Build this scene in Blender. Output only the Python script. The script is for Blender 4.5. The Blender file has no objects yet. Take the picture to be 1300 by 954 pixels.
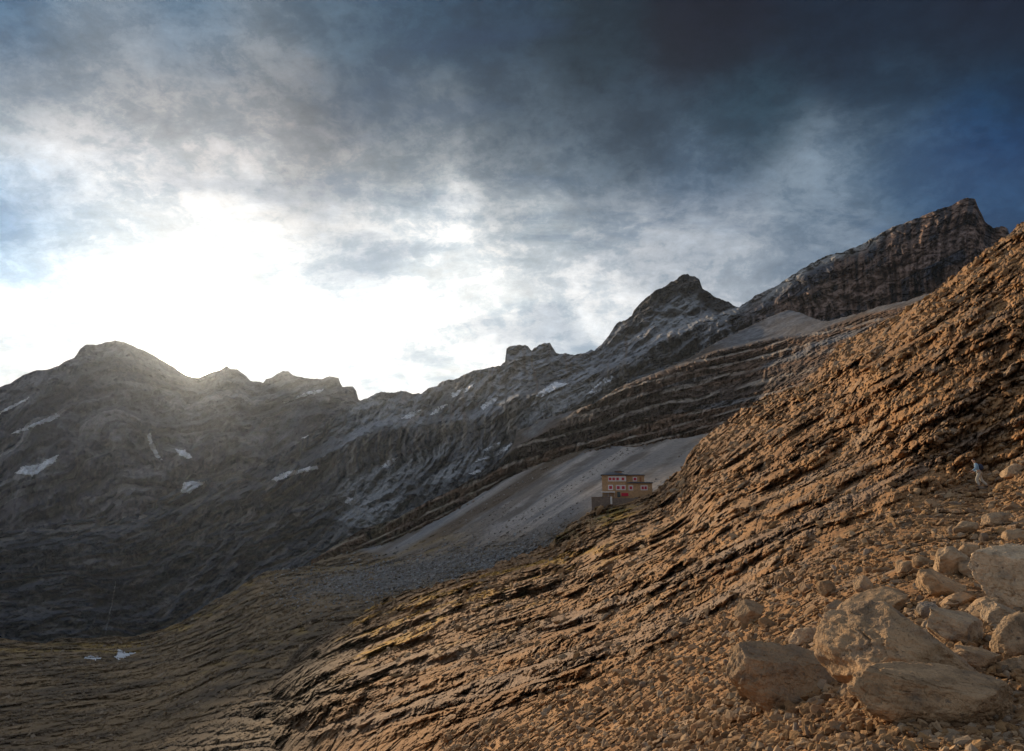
import bpy, bmesh, math, random
import numpy as np
from mathutils import Vector, Matrix, Euler

random.seed(7)
R = math.radians
scene = bpy.context.scene
COL = scene.collection

# ------------------------------------------------------------------ camera model
W0, H0 = 1300.0, 954.0           # units in which the outlines were surveyed
F0 = 867.0                        # 24 mm lens on a full-frame body
CX, CY, HOR = 650.0, 432.0, 640.0
PITCH = math.atan((HOR - CY) / F0)
cp, sp = math.cos(PITCH), math.sin(PITCH)

def ray(px, py):
    """unit-forward directions (Y component 1) for survey coordinates"""
    x = (np.asarray(px, float) - CX) / F0
    yi = (CY - np.asarray(py, float)) / F0
    Y = cp - yi * sp
    Z = sp + yi * cp
    return np.stack([x / Y, np.ones_like(x), Z / Y], -1)

def at(px, py, D):
    return ray(px, py) * np.asarray(D, float)[..., None]

# ------------------------------------------------------------------ noise
_rng = np.random.RandomState(11)
PERM = _rng.permutation(4096).astype(np.int32)
PERM = np.concatenate([PERM, PERM])
GRAD = _rng.normal(size=(4096, 3)); GRAD /= np.linalg.norm(GRAD, axis=1)[:, None]
GRAD = GRAD.astype(np.float32)
RND = _rng.rand(4096).astype(np.float32)
RND3 = _rng.rand(4096, 3).astype(np.float32)

def hidx(ix, iy, iz):
    m = 4095
    return PERM[(PERM[(PERM[ix & m] + iy) & m] + iz) & m]

def gnoise(P):
    P = P.astype(np.float32)
    I = np.floor(P).astype(np.int32); F = P - I
    U = F * F * F * (F * (F * 6 - 15) + 10)
    out = None
    res = []
    for dx in (0, 1):
        for dy in (0, 1):
            for dz in (0, 1):
                g = GRAD[hidx(I[:, 0] + dx, I[:, 1] + dy, I[:, 2] + dz)]
                d = g[:, 0] * (F[:, 0] - dx) + g[:, 1] * (F[:, 1] - dy) + g[:, 2] * (F[:, 2] - dz)
                res.append(d)
    ux, uy, uz = U[:, 0], U[:, 1], U[:, 2]
    l = lambda a, b, t: a + (b - a) * t
    x00 = l(res[0], res[4], ux); x01 = l(res[1], res[5], ux)
    x10 = l(res[2], res[6], ux); x11 = l(res[3], res[7], ux)
    return l(l(x00, x10, uy), l(x01, x11, uy), uz) * 1.6

def fbm(P, lam, octs=5, gain=0.5, px=None, ridged=False, lac=2.03):
    """P world metres, lam first wavelength, px local pixel size in metres"""
    tot = np.zeros(len(P), np.float32); a = 1.0; l = lam
    for o in range(octs):
        n = gnoise(P / l + 17.3 * o)
        if ridged:
            n = 1 - 2 * np.abs(n)
        if px is not None:
            n = n * np.clip((l / px - 1.3) / 2.0, 0, 1)
        tot += a * n; a *= gain; l /= lac
    return tot

def cells(P, seed=0):
    """blocky cell noise: (distance to centre, distance gap F2-F1, random value of the cell)"""
    P = (P + seed * 13.7).astype(np.float32)
    I = np.floor(P - 0.5).astype(np.int32)
    f1 = np.full(len(P), 9., np.float32); f2 = f1.copy(); val = np.zeros(len(P), np.float32)
    for dx in (0, 1):
        for dy in (0, 1):
            for dz in (0, 1):
                h = hidx(I[:, 0] + dx, I[:, 1] + dy, I[:, 2] + dz)
                c = I + np.array([dx, dy, dz]) + 0.15 + 0.7 * RND3[h]
                d = np.sqrt(((P - c) ** 2).sum(1)).astype(np.float32)
                nearer = d < f1
                f2 = np.where(nearer, f1, np.minimum(f2, d))
                val = np.where(nearer, RND[(h * 7 + 3) & 4095], val)
                f1 = np.where(nearer, d, f1)
    return f1, f2 - f1, val

def sstep(a, b, x):
    t = np.clip((x - a) / (b - a), 0, 1)
    return t * t * (3 - 2 * t)

def rnd1(i, seed=0):
    i = np.asarray(np.floor(i), np.int64)
    return RND[PERM[(i * 31 + seed * 101) & 4095]]

# ------------------------------------------------------------------ materials
def new_mat(name):
    m = bpy.data.materials.new(name); m.use_nodes = True
    nt = m.node_tree
    for n in list(nt.nodes):
        nt.nodes.remove(n)
    out = nt.nodes.new('ShaderNodeOutputMaterial')
    b = nt.nodes.new('ShaderNodeBsdfPrincipled')
    nt.links.new(b.outputs[0], out.inputs['Surface'])
    return m, nt, b

def plain(name, col, rough=0.8, metal=0.0, var=0.15, scale=8.0):
    m, nt, b = new_mat(name)
    tc = nt.nodes.new('ShaderNodeTexCoord')
    nz = nt.nodes.new('ShaderNodeTexNoise'); nz.inputs['Scale'].default_value = scale
    nz.inputs['Detail'].default_value = 5
    nt.links.new(tc.outputs['Object'], nz.inputs['Vector'])
    mr = nt.nodes.new('ShaderNodeMapRange')
    mr.inputs[3].default_value = 1 - var; mr.inputs[4].default_value = 1 + var
    nt.links.new(nz.outputs['Fac'], mr.inputs[0])
    mx = nt.nodes.new('ShaderNodeVectorMath'); mx.operation = 'SCALE'
    mx.inputs[0].default_value = col
    nt.links.new(mr.outputs[0], mx.inputs['Scale'])
    nt.links.new(mx.outputs[0], b.inputs['Base Color'])
    b.inputs['Roughness'].default_value = rough
    b.inputs['Metallic'].default_value = metal
    b.inputs['Specular IOR Level'].default_value = 0.3
    return m

def terrain_mat(name, bumps, var=0.35, vscale=1.0):
    """albedo from the attribute 'albedo', varied by noise; bumps = [(wavelength m, height m)]"""
    m, nt, b = new_mat(name)
    L = nt.links
    at_ = nt.nodes.new('ShaderNodeAttribute'); at_.attribute_name = 'albedo'
    geo = nt.nodes.new('ShaderNodeNewGeometry')
    nz = nt.nodes.new('ShaderNodeTexNoise'); nz.inputs['Scale'].default_value = vscale
    nz.inputs['Detail'].default_value = 8; nz.inputs['Roughness'].default_value = 0.65
    L.new(geo.outputs['Position'], nz.inputs['Vector'])
    mr = nt.nodes.new('ShaderNodeMapRange')
    mr.inputs[1].default_value = 0.3; mr.inputs[2].default_value = 0.7
    mr.inputs[3].default_value = 1 - var; mr.inputs[4].default_value = 1 + var
    L.new(nz.outputs['Fac'], mr.inputs[0])
    mx = nt.nodes.new('ShaderNodeVectorMath'); mx.operation = 'SCALE'
    L.new(at_.outputs['Color'], mx.inputs[0]); L.new(mr.outputs[0], mx.inputs['Scale'])
    L.new(mx.outputs[0], b.inputs['Base Color'])
    b.inputs['Roughness'].default_value = 0.95
    b.inputs['Specular IOR Level'].default_value = 0.15
    prev = None
    for lam, h in bumps:
        n2 = nt.nodes.new('ShaderNodeTexNoise'); n2.inputs['Scale'].default_value = 1.0 / lam
        n2.inputs['Detail'].default_value = 6; n2.inputs['Roughness'].default_value = 0.6
        L.new(geo.outputs['Position'], n2.inputs['Vector'])
        bp = nt.nodes.new('ShaderNodeBump'); bp.inputs['Distance'].default_value = h
        bp.inputs['Strength'].default_value = 1.0
        L.new(n2.outputs['Fac'], bp.inputs['Height'])
        if prev is not None:
            L.new(prev.outputs[0], bp.inputs['Normal'])
        prev = bp
    if prev is not None:
        L.new(prev.outputs[0], b.inputs['Normal'])
    return m

# ------------------------------------------------------------------ tags / helpers
def structure(o):
    o['kind'] = 'structure'; return o

def tag(o, label, cat, group=None, kind=None):
    o['label'] = label; o['category'] = cat
    if group: o['group'] = group
    if kind: o['kind'] = kind
    return o

def mesh_from(name, V, quads, mat, smooth=True, albedo=None, parent=None):
    me = bpy.data.meshes.new(name)
    V = np.ascontiguousarray(V, np.float32); quads = np.ascontiguousarray(quads, np.int32)
    k = quads.shape[1]
    me.vertices.add(len(V)); me.vertices.foreach_set('co', V.ravel())
    me.loops.add(quads.size); me.loops.foreach_set('vertex_index', quads.ravel())
    me.polygons.add(len(quads))
    me.polygons.foreach_set('loop_start', np.arange(0, quads.size, k, dtype=np.int32))
    me.polygons.foreach_set('loop_total', np.full(len(quads), k, np.int32))
    me.polygons.foreach_set('use_smooth', np.full(len(quads), smooth))
    if albedo is not None:
        ca = me.color_attributes.new('albedo', 'FLOAT_COLOR', 'POINT')
        c = np.ones((len(V), 4), np.float32); c[:, :3] = albedo
        ca.data.foreach_set('color', c.ravel())
    me.materials.append(mat)
    me.update(); me.validate()
    o = bpy.data.objects.new(name, me); COL.objects.link(o)
    if parent: o.parent = parent
    return o

def tps(ctrl):
    """thin-plate interpolation of log depth over the survey plane"""
    c = np.array(ctrl, float); X = c[:, :2] / 200.0; y = np.log(c[:, 2])
    n = len(c)
    r2 = ((X[:, None] - X[None]) ** 2).sum(-1)
    K = 0.5 * r2 * np.log(r2 + 1e-12) + 0.01 * np.eye(n)
    P = np.c_[np.ones(n), X]
    A = np.zeros((n + 3, n + 3)); A[:n, :n] = K; A[:n, n:] = P; A[n:, :n] = P.T
    w = np.linalg.solve(A, np.r_[y, 0, 0, 0])
    def f(px, py):
        sh = np.shape(px); q = np.stack([np.ravel(px), np.ravel(py)], -1) / 200.0
        out = w[n] + q @ w[n + 1:]
        for i in range(n):
            rr = ((q - X[i]) ** 2).sum(-1)
            out = out + w[i] * 0.5 * rr * np.log(rr + 1e-12)
        return out.reshape(sh)
    return f

def curve(pts):
    p = np.array(sorted(pts), float)
    return lambda x: np.interp(x, p[:, 0], p[:, 1])

def noise1(x, lam, seed=0):
    P = np.stack([x / lam, np.full_like(x, seed * 3.7), np.zeros_like(x)], -1)
    return gnoise(P)

def stair(t, q):
    f = t - np.floor(t)
    s = np.clip(f / np.maximum(1 - q, 0.05), 0, 1)
    return s * s * (3 - 2 * s) - f

class Layer:
    """a hillside surveyed as (survey x, survey y, distance); displaced rock relief, real back slope"""
    def __init__(s, name, crest, bottom, ctrl, x0, x1, dx, rows, jitter, relief, back, mat, bottom_extra=None, vpow=1.0):
        s.name = name
        xs = np.arange(x0, x1, dx); s.xs = xs
        yc = curve(crest)(xs)
        for lam, a in jitter:
            yc = yc + a * noise1(xs, lam, int(lam))
        yb = np.maximum(curve(bottom)(xs), yc + 4)
        v = np.linspace(0, 1, rows) ** vpow; s.v = v
        PX = np.broadcast_to(xs[None, :], (rows, len(xs))).copy()
        PY = yc[None] + (yb - yc)[None] * v[:, None]
        s.PX, s.PY, s.yc, s.yb = PX, PY, yc, yb
        f = tps(ctrl); s.f = f
        # coarse evaluation of the spline, then linear interpolation
        l = f(PX[::8], PY[::8])
        r8 = np.arange(0, rows, 8)
        vi = v; v8 = v[::8]
        idx = np.clip(np.searchsorted(v8, vi, side='right') - 1, 0, len(v8) - 2)
        t = ((vi - v8[idx]) / (v8[idx + 1] - v8[idx]))[:, None]
        L = l[idx] * (1 - t) + l[idx + 1] * t
        dl = np.gradient(L, axis=0) / np.gradient(PY, axis=0)
        P0 = at(PX, PY, np.exp(L)).reshape(-1, 3)
        px = (np.exp(L) / F0 * 1.0).ravel()
        dL, alb = relief(s, PX.ravel(), PY.ravel(), P0, L.ravel(), dl.ravel(), px)
        L = L + dL.reshape(L.shape)
        s.L = L
        P = at(PX, PY, np.exp(L))
        alb = alb.reshape(rows, len(xs), 3)
        s.P = P; s.alb = alb
        rowsP = [P]; rowsA = [alb]
        # back of the hill
        nb, step, drop = back
        base = P[0]
        d = base[:, :2] / np.linalg.norm(base[:, :2], axis=1)[:, None]
        bk = []
        for k in range(1, nb + 1):
            q = base.copy(); w = step * k * (1 + 0.25 * k)
            q[:, :2] += d * w; q[:, 2] -= drop * w
            q[:, 2] += 0.12 * w * noise1(xs, 40, k)
            bk.append(q)
        bk = np.array(bk[::-1])
        full = np.concatenate([bk, P], 0)
        fa = np.concatenate([np.repeat(alb[:1], nb, 0), alb], 0)
        if bottom_extra is not None:
            ex = bottom_extra(P[-1], xs)
            full = np.concatenate([full, ex], 0)
            fa = np.concatenate([fa, np.repeat(alb[-1:], len(ex), 0)], 0)
        nr, nc = full.shape[:2]
        i = np.arange(nr * nc).reshape(nr, nc)
        q = np.stack([i[:-1, :-1], i[1:, :-1], i[1:, 1:], i[:-1, 1:]], -1).reshape(-1, 4)
        s.obj = structure(mesh_from(name, full.reshape(-1, 3), q, mat, True, fa.reshape(-1, 3)))
    def sample(s, px, py):
        """point of the finished surface seen at survey position"""
        c = np.clip((px - s.xs[0]) / (s.xs[1] - s.xs[0]), 0, len(s.xs) - 1.001)
        j = int(c)
        col = s.PY[:, j]
        r = np.clip(np.searchsorted(col, py), 1, len(col) - 1)
        t = np.clip((py - col[r - 1]) / (col[r] - col[r - 1]), 0, 1)
        return s.P[r - 1, j] * (1 - t) + s.P[r, j] * t
    def sampleN(s, px, py):
        j = np.clip(((px - s.xs[0]) / (s.xs[1] - s.xs[0])).astype(int), 0, len(s.xs) - 1)
        y0, y1 = s.yc[j], s.yb[j]
        vv = np.clip((py - y0) / (y1 - y0), 0, 1)
        r = np.clip(np.searchsorted(s.v, vv), 0, len(s.v) - 1)
        return s.P[r, j]

def mixc(a, b, t):
    t = np.asarray(t)[:, None]
    return np.asarray(a) * (1 - t) + np.asarray(b) * t

def joints(PX, t, width, seed):
    """random value per block of a bed: beds are cut by near-vertical joints"""
    b = np.floor(t)
    w = width * (0.6 + 0.9 * rnd1(b, seed))
    u = PX / w + rnd1(b, seed + 5) * 10
    k = np.floor(u)
    fr = u - k
    edge = np.minimum(fr, 1 - fr) * w
    return rnd1(k * 17 + b * 131, seed + 9), edge

# ================================================================== FAR MASSIF (left)
def relief_far(s, PX, PY, P, L, dl, px):
    wz = fbm(P, 500, 4, 0.55)
    crest = curve(C5)(PX)
    depth = PY - crest
    t = depth / 26 + PX / 90 + 1.6 * wz
    H = 26
    k = 0.8 * sstep(4, 20, depth)
    d = -k * stair(t, 0.6) * H / F0 * 0.9
    t2 = depth / 9 + PX / 60 + 2.5 * wz
    d -= 0.5 * k * stair(t2, 0.5) * 9 / F0 * 0.9
    # gullies running down and leftwards
    Q = P * np.array([1, 0.35, 0.35]) + np.stack([P[:, 2] * 0.45, 0 * px, 0 * px], -1)
    g = fbm(Q, 330, 6, 0.55, px, True)
    d -= .5 * k * stair(depth / 55 + PX / 120 + 1.2 * wz, .7) * 55 / F0
    d += -0.048 * g + 0.016 * fbm(P, 120, 6, 0.62, px) - 0.008 * fbm(P * np.array([1, 1, .3]), 45, 4, .6, px, True)
    c = mixc((.075, .074, .086), (.19, .18, .188), sstep(-.6, .8, fbm(P, 260, 5, .6)))
    c = mixc(c, (.055, .045, .045), .7 * (rnd1(t * 1.7, 3)))
    c = mixc(c, (.17, .15, .14), .5 * sstep(.1, .7, fbm(np.stack([PX / 9 + .6 * wz, PY / 55 - PX / 60, 0 * PX], -1), 1, 4, .6)) * sstep(520, 600, PY))
    c = mixc(c, (.24, .23, .225), sstep(.45, .7, rnd1(t2, 5)) * sstep(-.3, .3, fbm(P, 300, 3)) * .9)
    # dark summit block
    return d, c

C5 = [(-160,548),(-60,515),(0,492),(15,486),(29,477),(46,470),(60,469),(75,465),(84,459),(94,456),(102,443),(109,438),(122,438),(136,435),(147,433),(158,435),(168,439),(189,447),(210,460),(220,466),(237,477),(252,480),(267,474),(276,471),(280,470),(288,465),(293,469),(301,470),(313,478),(318,484),(334,486),(338,481),(345,479),(353,474),(360,471),(366,472),(372,477),(387,480),(408,481),(418,478),(430,481),(432,487),(435,492),(448,491),(452,496),(455,507),(462,512),(480,520),(540,540)]
m_far = terrain_mat('far_rock', [(30, 9.0), (8, 2.5)], .5, .035)
L5 = Layer('distant_mountain', C5,
    [(-160,730),(0,712),(100,705),(200,690),(300,650),(362,620),(400,592),(466,560),(540,560)],
    [(-150,548,2600),(0,492,2700),(147,433,3000),(250,480,3100),(301,470,3200),(364,472,3200),(430,481,3000),(455,507,2900),(530,535,2850),
     (-150,720,2250),(0,700,2300),(100,690,2350),(200,670,2400),(300,630,2420),(362,600,2450),(400,570,2500),(466,540,2550),(540,560,2600),
     (60,580,2450),(200,570,2650),(300,560,2650),(400,520,2750)],
    -160, 540, 1.0, 270, [(34, 1.2), (9, .8), (4, .5)], relief_far, (8, 30, .75), m_far)

# ================================================================== GREAT WALL
C4 = [(-160,672),(0,664),(60,668),(100,660),(150,652),(200,636),(240,612),(300,600),(330,588),(362,573),(400,547),(440,518),(460,508),(466,507),(475,501),(487,499),(500,498),(509,497),(522,500),(536,500),(543,493),(564,485),(589,477),(604,470),(627,466),(641,461),(643,444),(648,440),(660,437),(670,440),(675,445),(679,442),(690,437),(698,435),(702,442),(706,449),(723,451),(740,450),(749,444),(755,444),(770,429),(783,411),(802,401),(805,393),(816,382),(831,370),(850,359),(862,352),(873,349),(882,351),(888,355),(892,365),(909,378),(925,384),(938,390),(950,382),(961,375),(982,366),(1001,353),(1020,340),(1039,329),(1055,325),(1077,317),(1096,309),(1123,294),(1151,282),(1178,272),(1205,261),(1220,253),(1228,251),(1238,254),(1241,261),(1246,271),(1251,282),(1260,289),(1270,287),(1279,289),(1282,298),(1300,310),(1400,330)]
B4 = [(1400,380),(1300,350),(1281,350),(1200,392),(1151,410),(1077,425),(1001,430),(938,450),(867,485),(783,515),(700,555),(654,590),(614,625),(540,668),(460,700),(405,730),(300,780),(200,830),(100,840),(0,840),(-160,840)]
def relief_wall(s, PX, PY, P, L, dl, px):
    crest = curve(C4)(PX); depth = PY - crest
    w = fbm(P, 260, 4, .55)
    right = sstep(900, 1000, PX)            # the bedded great wall
    left = sstep(470, 380, PX)
    peak = np.exp(-((PX - 860) / 90) ** 2)
    # ledges: parallel to crest on the wall, more level on the left
    led = curve([(-160,700),(100,690),(200,660),(300,632),(400,585),(440,566),(480,546),(520,541),(560,537),(615,530),(645,515),(700,497),(760,474),(800,455),(850,430),(900,412),(940,404),(960,400)])(PX) + 3 * w
    foot = curve([(-160,760),(100,735),(200,705),(300,668),(400,622),(480,592),(560,588),(610,581),(650,563),(700,540),(760,500),(850,460),(940,430)])(PX) + 3 * w
    up = np.clip((PY - crest) / np.maximum(led - crest, 2), 0, 1)
    face = sstep(-2, 3, PY - led) * sstep(3, -3, PY - foot) * (1 - right)
    below = sstep(-2, 4, PY - foot) * (1 - right)
    gap = np.maximum(foot - led, 4)
    # the cliff band is pulled upright, the benches above and below it lie back
    zz = np.clip((PY - led) / gap, 0, 1)
    d = -(1 - right) * .085 * (1 - zz) * zz * 0
    d = d - (1 - right) * (.050 * sstep(-14, 0, PY - led) - .050 * zz)
    t = depth / 30 + (.25 * right) * w + .9 * w * (1 - right) + PX / 140
    k = .6 * (1 - .6 * right) * (1 - .5 * peak) * sstep(3, 12, depth) * (1 - face)
    d -= k * stair(t, .62) * 30 / F0 * 1.1
    FQ = np.stack([PX / 13 + .8 * w, PY / 85, 0 * PX + 2], -1)
    flute = fbm(FQ, 1, 5, .62, None, True)
    d += -(.022 * face + .016 * right * sstep(8, 20, depth)) * flute
    t2 = depth / 7.5 + .8 * w + PX / 120
    d -= (.35 + .5 * right) * stair(t2, .55) * 7.5 / F0 * .7 * sstep(2, 10, depth)
    # great wall: sheer face with vertical flutes, scree apron at its foot
    Q = P * np.array([1.0, 1.0, .16])
    fl = fbm(Q, 60, 6, .58, px, True)
    amp = .018 + .014 * sstep(500, 700, PX) * (1 - peak * .5)
    d += -amp * .5 * fl
    SW = np.stack([(PX + .9 * PY) / 30, (PY - .4 * PX) / 14, 0 * PX + 7], -1)
    d += -.013 * (1 - face) * (1 - .6 * right) * fbm(SW, 1, 6, .62, None, True)
    d += .040 * fbm(P * np.array([1, 1, .5]), 240, 6, .6, px, True) * (.4 + .9 * peak + .5 * left)
    f1, g, v = cells(P / np.array([28, 28, 40]))
    d += .011 * (v - .5) * sstep(0, .12, g) + .006 * sstep(.1, 0, g)
    # fold pattern at the cirque wall on the left
    Q2 = P + 120 * np.stack([w, 0 * w, w], -1)
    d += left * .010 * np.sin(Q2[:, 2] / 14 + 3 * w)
    # colours
    grey = np.array((.26, .275, .295)); brown = np.array((.19, .13, .095)); dark = np.array((.075, .07, .07))
    n1 = fbm(P, 120, 5, .6); n2 = fbm(np.stack([PX / 9 + .6 * w, PY / 70, 0 * PX], -1), 1, 5, .6)
    c = mixc(grey, (.11, .115, .125), sstep(-.3, .5, n1))
    c = mixc(c, brown, .55 * sstep(.1, .7, n2) * sstep(480, 600, PX))
    c = mixc(c, (.30, .24, .19), .5 * sstep(.45, .9, fbm(Q, 90, 3)) * (1 - right))
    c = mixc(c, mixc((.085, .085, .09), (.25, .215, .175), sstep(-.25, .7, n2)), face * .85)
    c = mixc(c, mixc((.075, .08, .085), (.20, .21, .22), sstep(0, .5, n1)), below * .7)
    wallc = mixc((.215, .135, .095), (.05, .043, .045), sstep(-.35, .4, n2))
    wallc = mixc(wallc, (.06, .072, .095), sstep(.15, .45, fbm(P * np.array([1, 1, .35]), 85, 5, .55)) * .85)
    wallc = mixc(wallc, (.30, .20, .15), .75 * (rnd1(t2, 4) > .62) * sstep(14, 40, depth))
    c = mixc(c, wallc, right)
    # top of the plateau edge: pale grey slab surface
    slab = right * sstep(15, 5, depth + 5 * n1) * sstep(1180, 1080, PX) * sstep(940, 980, PX)
    c = mixc(c, (.36, .345, .32), slab)
    # dark cap of the pyramid
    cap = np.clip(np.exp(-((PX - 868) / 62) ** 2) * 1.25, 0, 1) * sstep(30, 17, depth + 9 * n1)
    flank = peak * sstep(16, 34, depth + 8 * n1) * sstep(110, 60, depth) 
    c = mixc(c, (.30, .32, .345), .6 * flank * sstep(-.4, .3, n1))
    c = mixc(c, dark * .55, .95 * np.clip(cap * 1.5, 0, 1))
    # left: olive brown folded cirque
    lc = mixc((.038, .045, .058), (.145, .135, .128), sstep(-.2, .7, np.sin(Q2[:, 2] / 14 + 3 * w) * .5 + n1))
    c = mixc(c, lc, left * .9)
    # grey scree benches
    bench = sstep(.62, .8, fbm(P, 180, 3) + .9 * (np.abs(dl) * 0)) * (1 - right) * 0
    apron = right * sstep(10, 4, curve(B4)(PX) - 14 - PY)
    c = mixc(c, (.165, .17, .18), np.clip(bench + apron * .9, 0, 1))
    # small cols and screes: below the pyramid
    for (cx, cy, rx, ry, sl) in ((925, 398, 26, 7, -.45), (705, 512, 60, 16, -.35), (500, 600, 90, 14, -.42), (590, 590, 60, 12, -.45), (470, 640, 40, 30, -.3), (860, 400, 30, 20, -.3)):
        yy = PY - cy - sl * (PX - cx)
        m = sstep(1.2, .7, np.sqrt(((PX - cx) / rx) ** 2 + (yy / ry) ** 2) + .35 * n1)
        c = mixc(c, (.29, .30, .305), m * .8)
    return d, c
m_wall = terrain_mat('wall_rock', [(14, 5.0), (4, 1.6)], .5, .07)
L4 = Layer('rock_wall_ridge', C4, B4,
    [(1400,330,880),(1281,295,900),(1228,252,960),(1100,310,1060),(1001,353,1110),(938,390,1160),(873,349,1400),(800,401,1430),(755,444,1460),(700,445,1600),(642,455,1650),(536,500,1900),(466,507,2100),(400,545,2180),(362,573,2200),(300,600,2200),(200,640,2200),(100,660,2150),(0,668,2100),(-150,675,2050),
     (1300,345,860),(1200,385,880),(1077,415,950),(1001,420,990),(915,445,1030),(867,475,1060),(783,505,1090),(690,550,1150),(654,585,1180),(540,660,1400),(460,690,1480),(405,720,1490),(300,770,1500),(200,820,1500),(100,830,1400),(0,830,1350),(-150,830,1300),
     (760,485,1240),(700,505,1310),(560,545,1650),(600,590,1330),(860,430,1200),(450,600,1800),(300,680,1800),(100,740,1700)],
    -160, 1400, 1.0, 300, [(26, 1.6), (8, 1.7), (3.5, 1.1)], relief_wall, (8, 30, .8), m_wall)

# ================================================================== BANDED CLIFFS
C3 = [(395,712),(405,706),(430,690),(460,672),(500,660),(540,638),(570,625),(600,606),(614,600),(627,589),(643,578),(652,563),(657,546),(672,541),(690,534),(711,526),(740,517),(758,510),(783,493),(816,480),(840,471),(867,460),(890,447),(915,432),(945,418),(975,404),(1001,394),(1015,397),(1030,403),(1045,408),(1060,407),(1077,402),(1112,390),(1151,382),(1220,360),(1300,335)]
B3 = [(395,735),(492,712),(540,692),(623,650),(656,630),(734,602),(775,594),(845,588),(900,585),(1000,535),(1100,470),(1160,440),(1300,400)]
EDGE3 = curve([(395,700),(600,600),(783,493),(816,481),(867,463),(909,446),(980,430),(1030,424),(1060,412),(1112,396),(1151,388),(1300,340)])
def relief_band(s, PX, PY, P, L, dl, px):
    w = fbm(P, 70, 4, .5)
    q = PY + .30 * (PX - 650) * sstep(600, 700, PX) + .45 * (PX - 650) * sstep(700, 600, PX)
    q = PY + np.interp(PX, [400, 650, 800, 1000, 1200], [-130, -12, 32, 82, 125]) + 2.2 * w
    # beds of different thickness
    t = q / 15 + 1.1 * gnoise(np.stack([q / 37, 0 * q, 0 * q + 3], -1)) + .25 * fbm(np.stack([PX / 90, q / 30, 0 * q], -1), 1, 3)
    H = 15
    edge = PY - EDGE3(PX)
    solid = sstep(-3, 3, edge)
    k = solid * (.25 + .85 * sstep(-.35, .3, fbm(np.stack([PX / 120, q / 28, 0 * q + 9], -1), 1, 3, .6)))
    d = -k * stair(t, .72) * H / F0 * 2.0
    t2 = q / 4.6 + .8 * w
    d -= .8 * k * stair(t2, .5) * 4.6 / F0 * 1.4
    # vertical buttresses and jointed blocks
    jv, je = joints(PX + 3 * w, t, 15, 2)
    calm = 1 - .65 * sstep(860, 960, PX)
    d += solid * calm * .022 * (jv - .5) + solid * calm * .008 * sstep(1.5, 0, je)
    Q = P * np.array([1, 1, .25])
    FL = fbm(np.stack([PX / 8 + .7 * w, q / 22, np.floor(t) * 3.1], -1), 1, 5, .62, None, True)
    d += -solid * calm * .016 * FL - solid * .008 * fbm(P, 30, 6, .6, px, True)
    d += -.006 * fbm(P, 90, 4, .5, px)
    f1, g, v = cells(P / np.array([7, 7, 5]))
    d += solid * (.008 * (v - .5) + .004 * sstep(.12, 0, g))
    n1 = fbm(P, 35, 5, .6); n2 = fbm(Q, 14, 4, .6)
    bed = rnd1(t, 6)
    c = mixc((.23, .135, .08), (.085, .062, .05), bed)
    c = mixc(c, (.26, .15, .09), .6 * sstep(.55, .9, rnd1(t2, 8)) * sstep(750, 900, PX))
    c = mixc(c, (.045, .042, .045), .75 * sstep(.0, .7, -FL))  # flute recesses painted near black, their shade put into the colour
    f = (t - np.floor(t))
    c = mixc(c, (.34, .28, .22), .9 * sstep(.36, .16, f) * sstep(-.5, .2, n1))  # ledge treads painted paler, the light on them put into the colour
    c = mixc(c, (.17, .15, .09), .5 * sstep(700, 560, PX) * sstep(-.2, .5, n1))
    # grey screes on the ledge above and inside the bands
    c = mixc(c, mixc((.10, .08, .065), (.155, .15, .15), sstep(-.3, .4, n1)), (1 - solid) * .95)
    scree = (1 - solid) * np.clip(sstep(900, 940, PX) * sstep(1060, 1030, PX), 0, 1)
    scree = scree * sstep(-.9, .1, n1 + .6)
    for (cx, cy, rx, ry, sl) in ((1000, 455, 34, 5, -.30), (925, 512, 60, 4, -.16), (880, 483, 40, 3, -.25), (1085, 423, 60, 5, -.3), (620, 595, 30, 6, -.5)):
        yy = PY - cy - sl * (PX - cx)
        scree = np.maximum(scree, sstep(1.2, .6, np.sqrt(((PX - cx) / rx) ** 2 + (yy / ry) ** 2) + .3 * n1))
    c = mixc(c, mixc((.20, .20, .205), (.13, .12, .115), sstep(-.3, .4, n1)), scree * .85)
    return d, c
m_band = terrain_mat('banded_rock', [(6, 2.2), (2, .8)], .5, .14)
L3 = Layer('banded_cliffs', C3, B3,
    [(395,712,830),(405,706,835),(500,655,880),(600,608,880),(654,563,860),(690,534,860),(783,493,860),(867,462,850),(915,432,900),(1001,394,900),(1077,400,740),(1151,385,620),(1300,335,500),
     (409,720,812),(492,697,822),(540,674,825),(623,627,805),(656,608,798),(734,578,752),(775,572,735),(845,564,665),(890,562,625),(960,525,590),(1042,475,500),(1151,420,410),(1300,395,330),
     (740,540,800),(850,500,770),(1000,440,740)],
    395, 1300, .85, 260, [(22, 1.3), (7, 1.0), (3, .5)], relief_band, (8, 20, .35), m_band)

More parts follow.
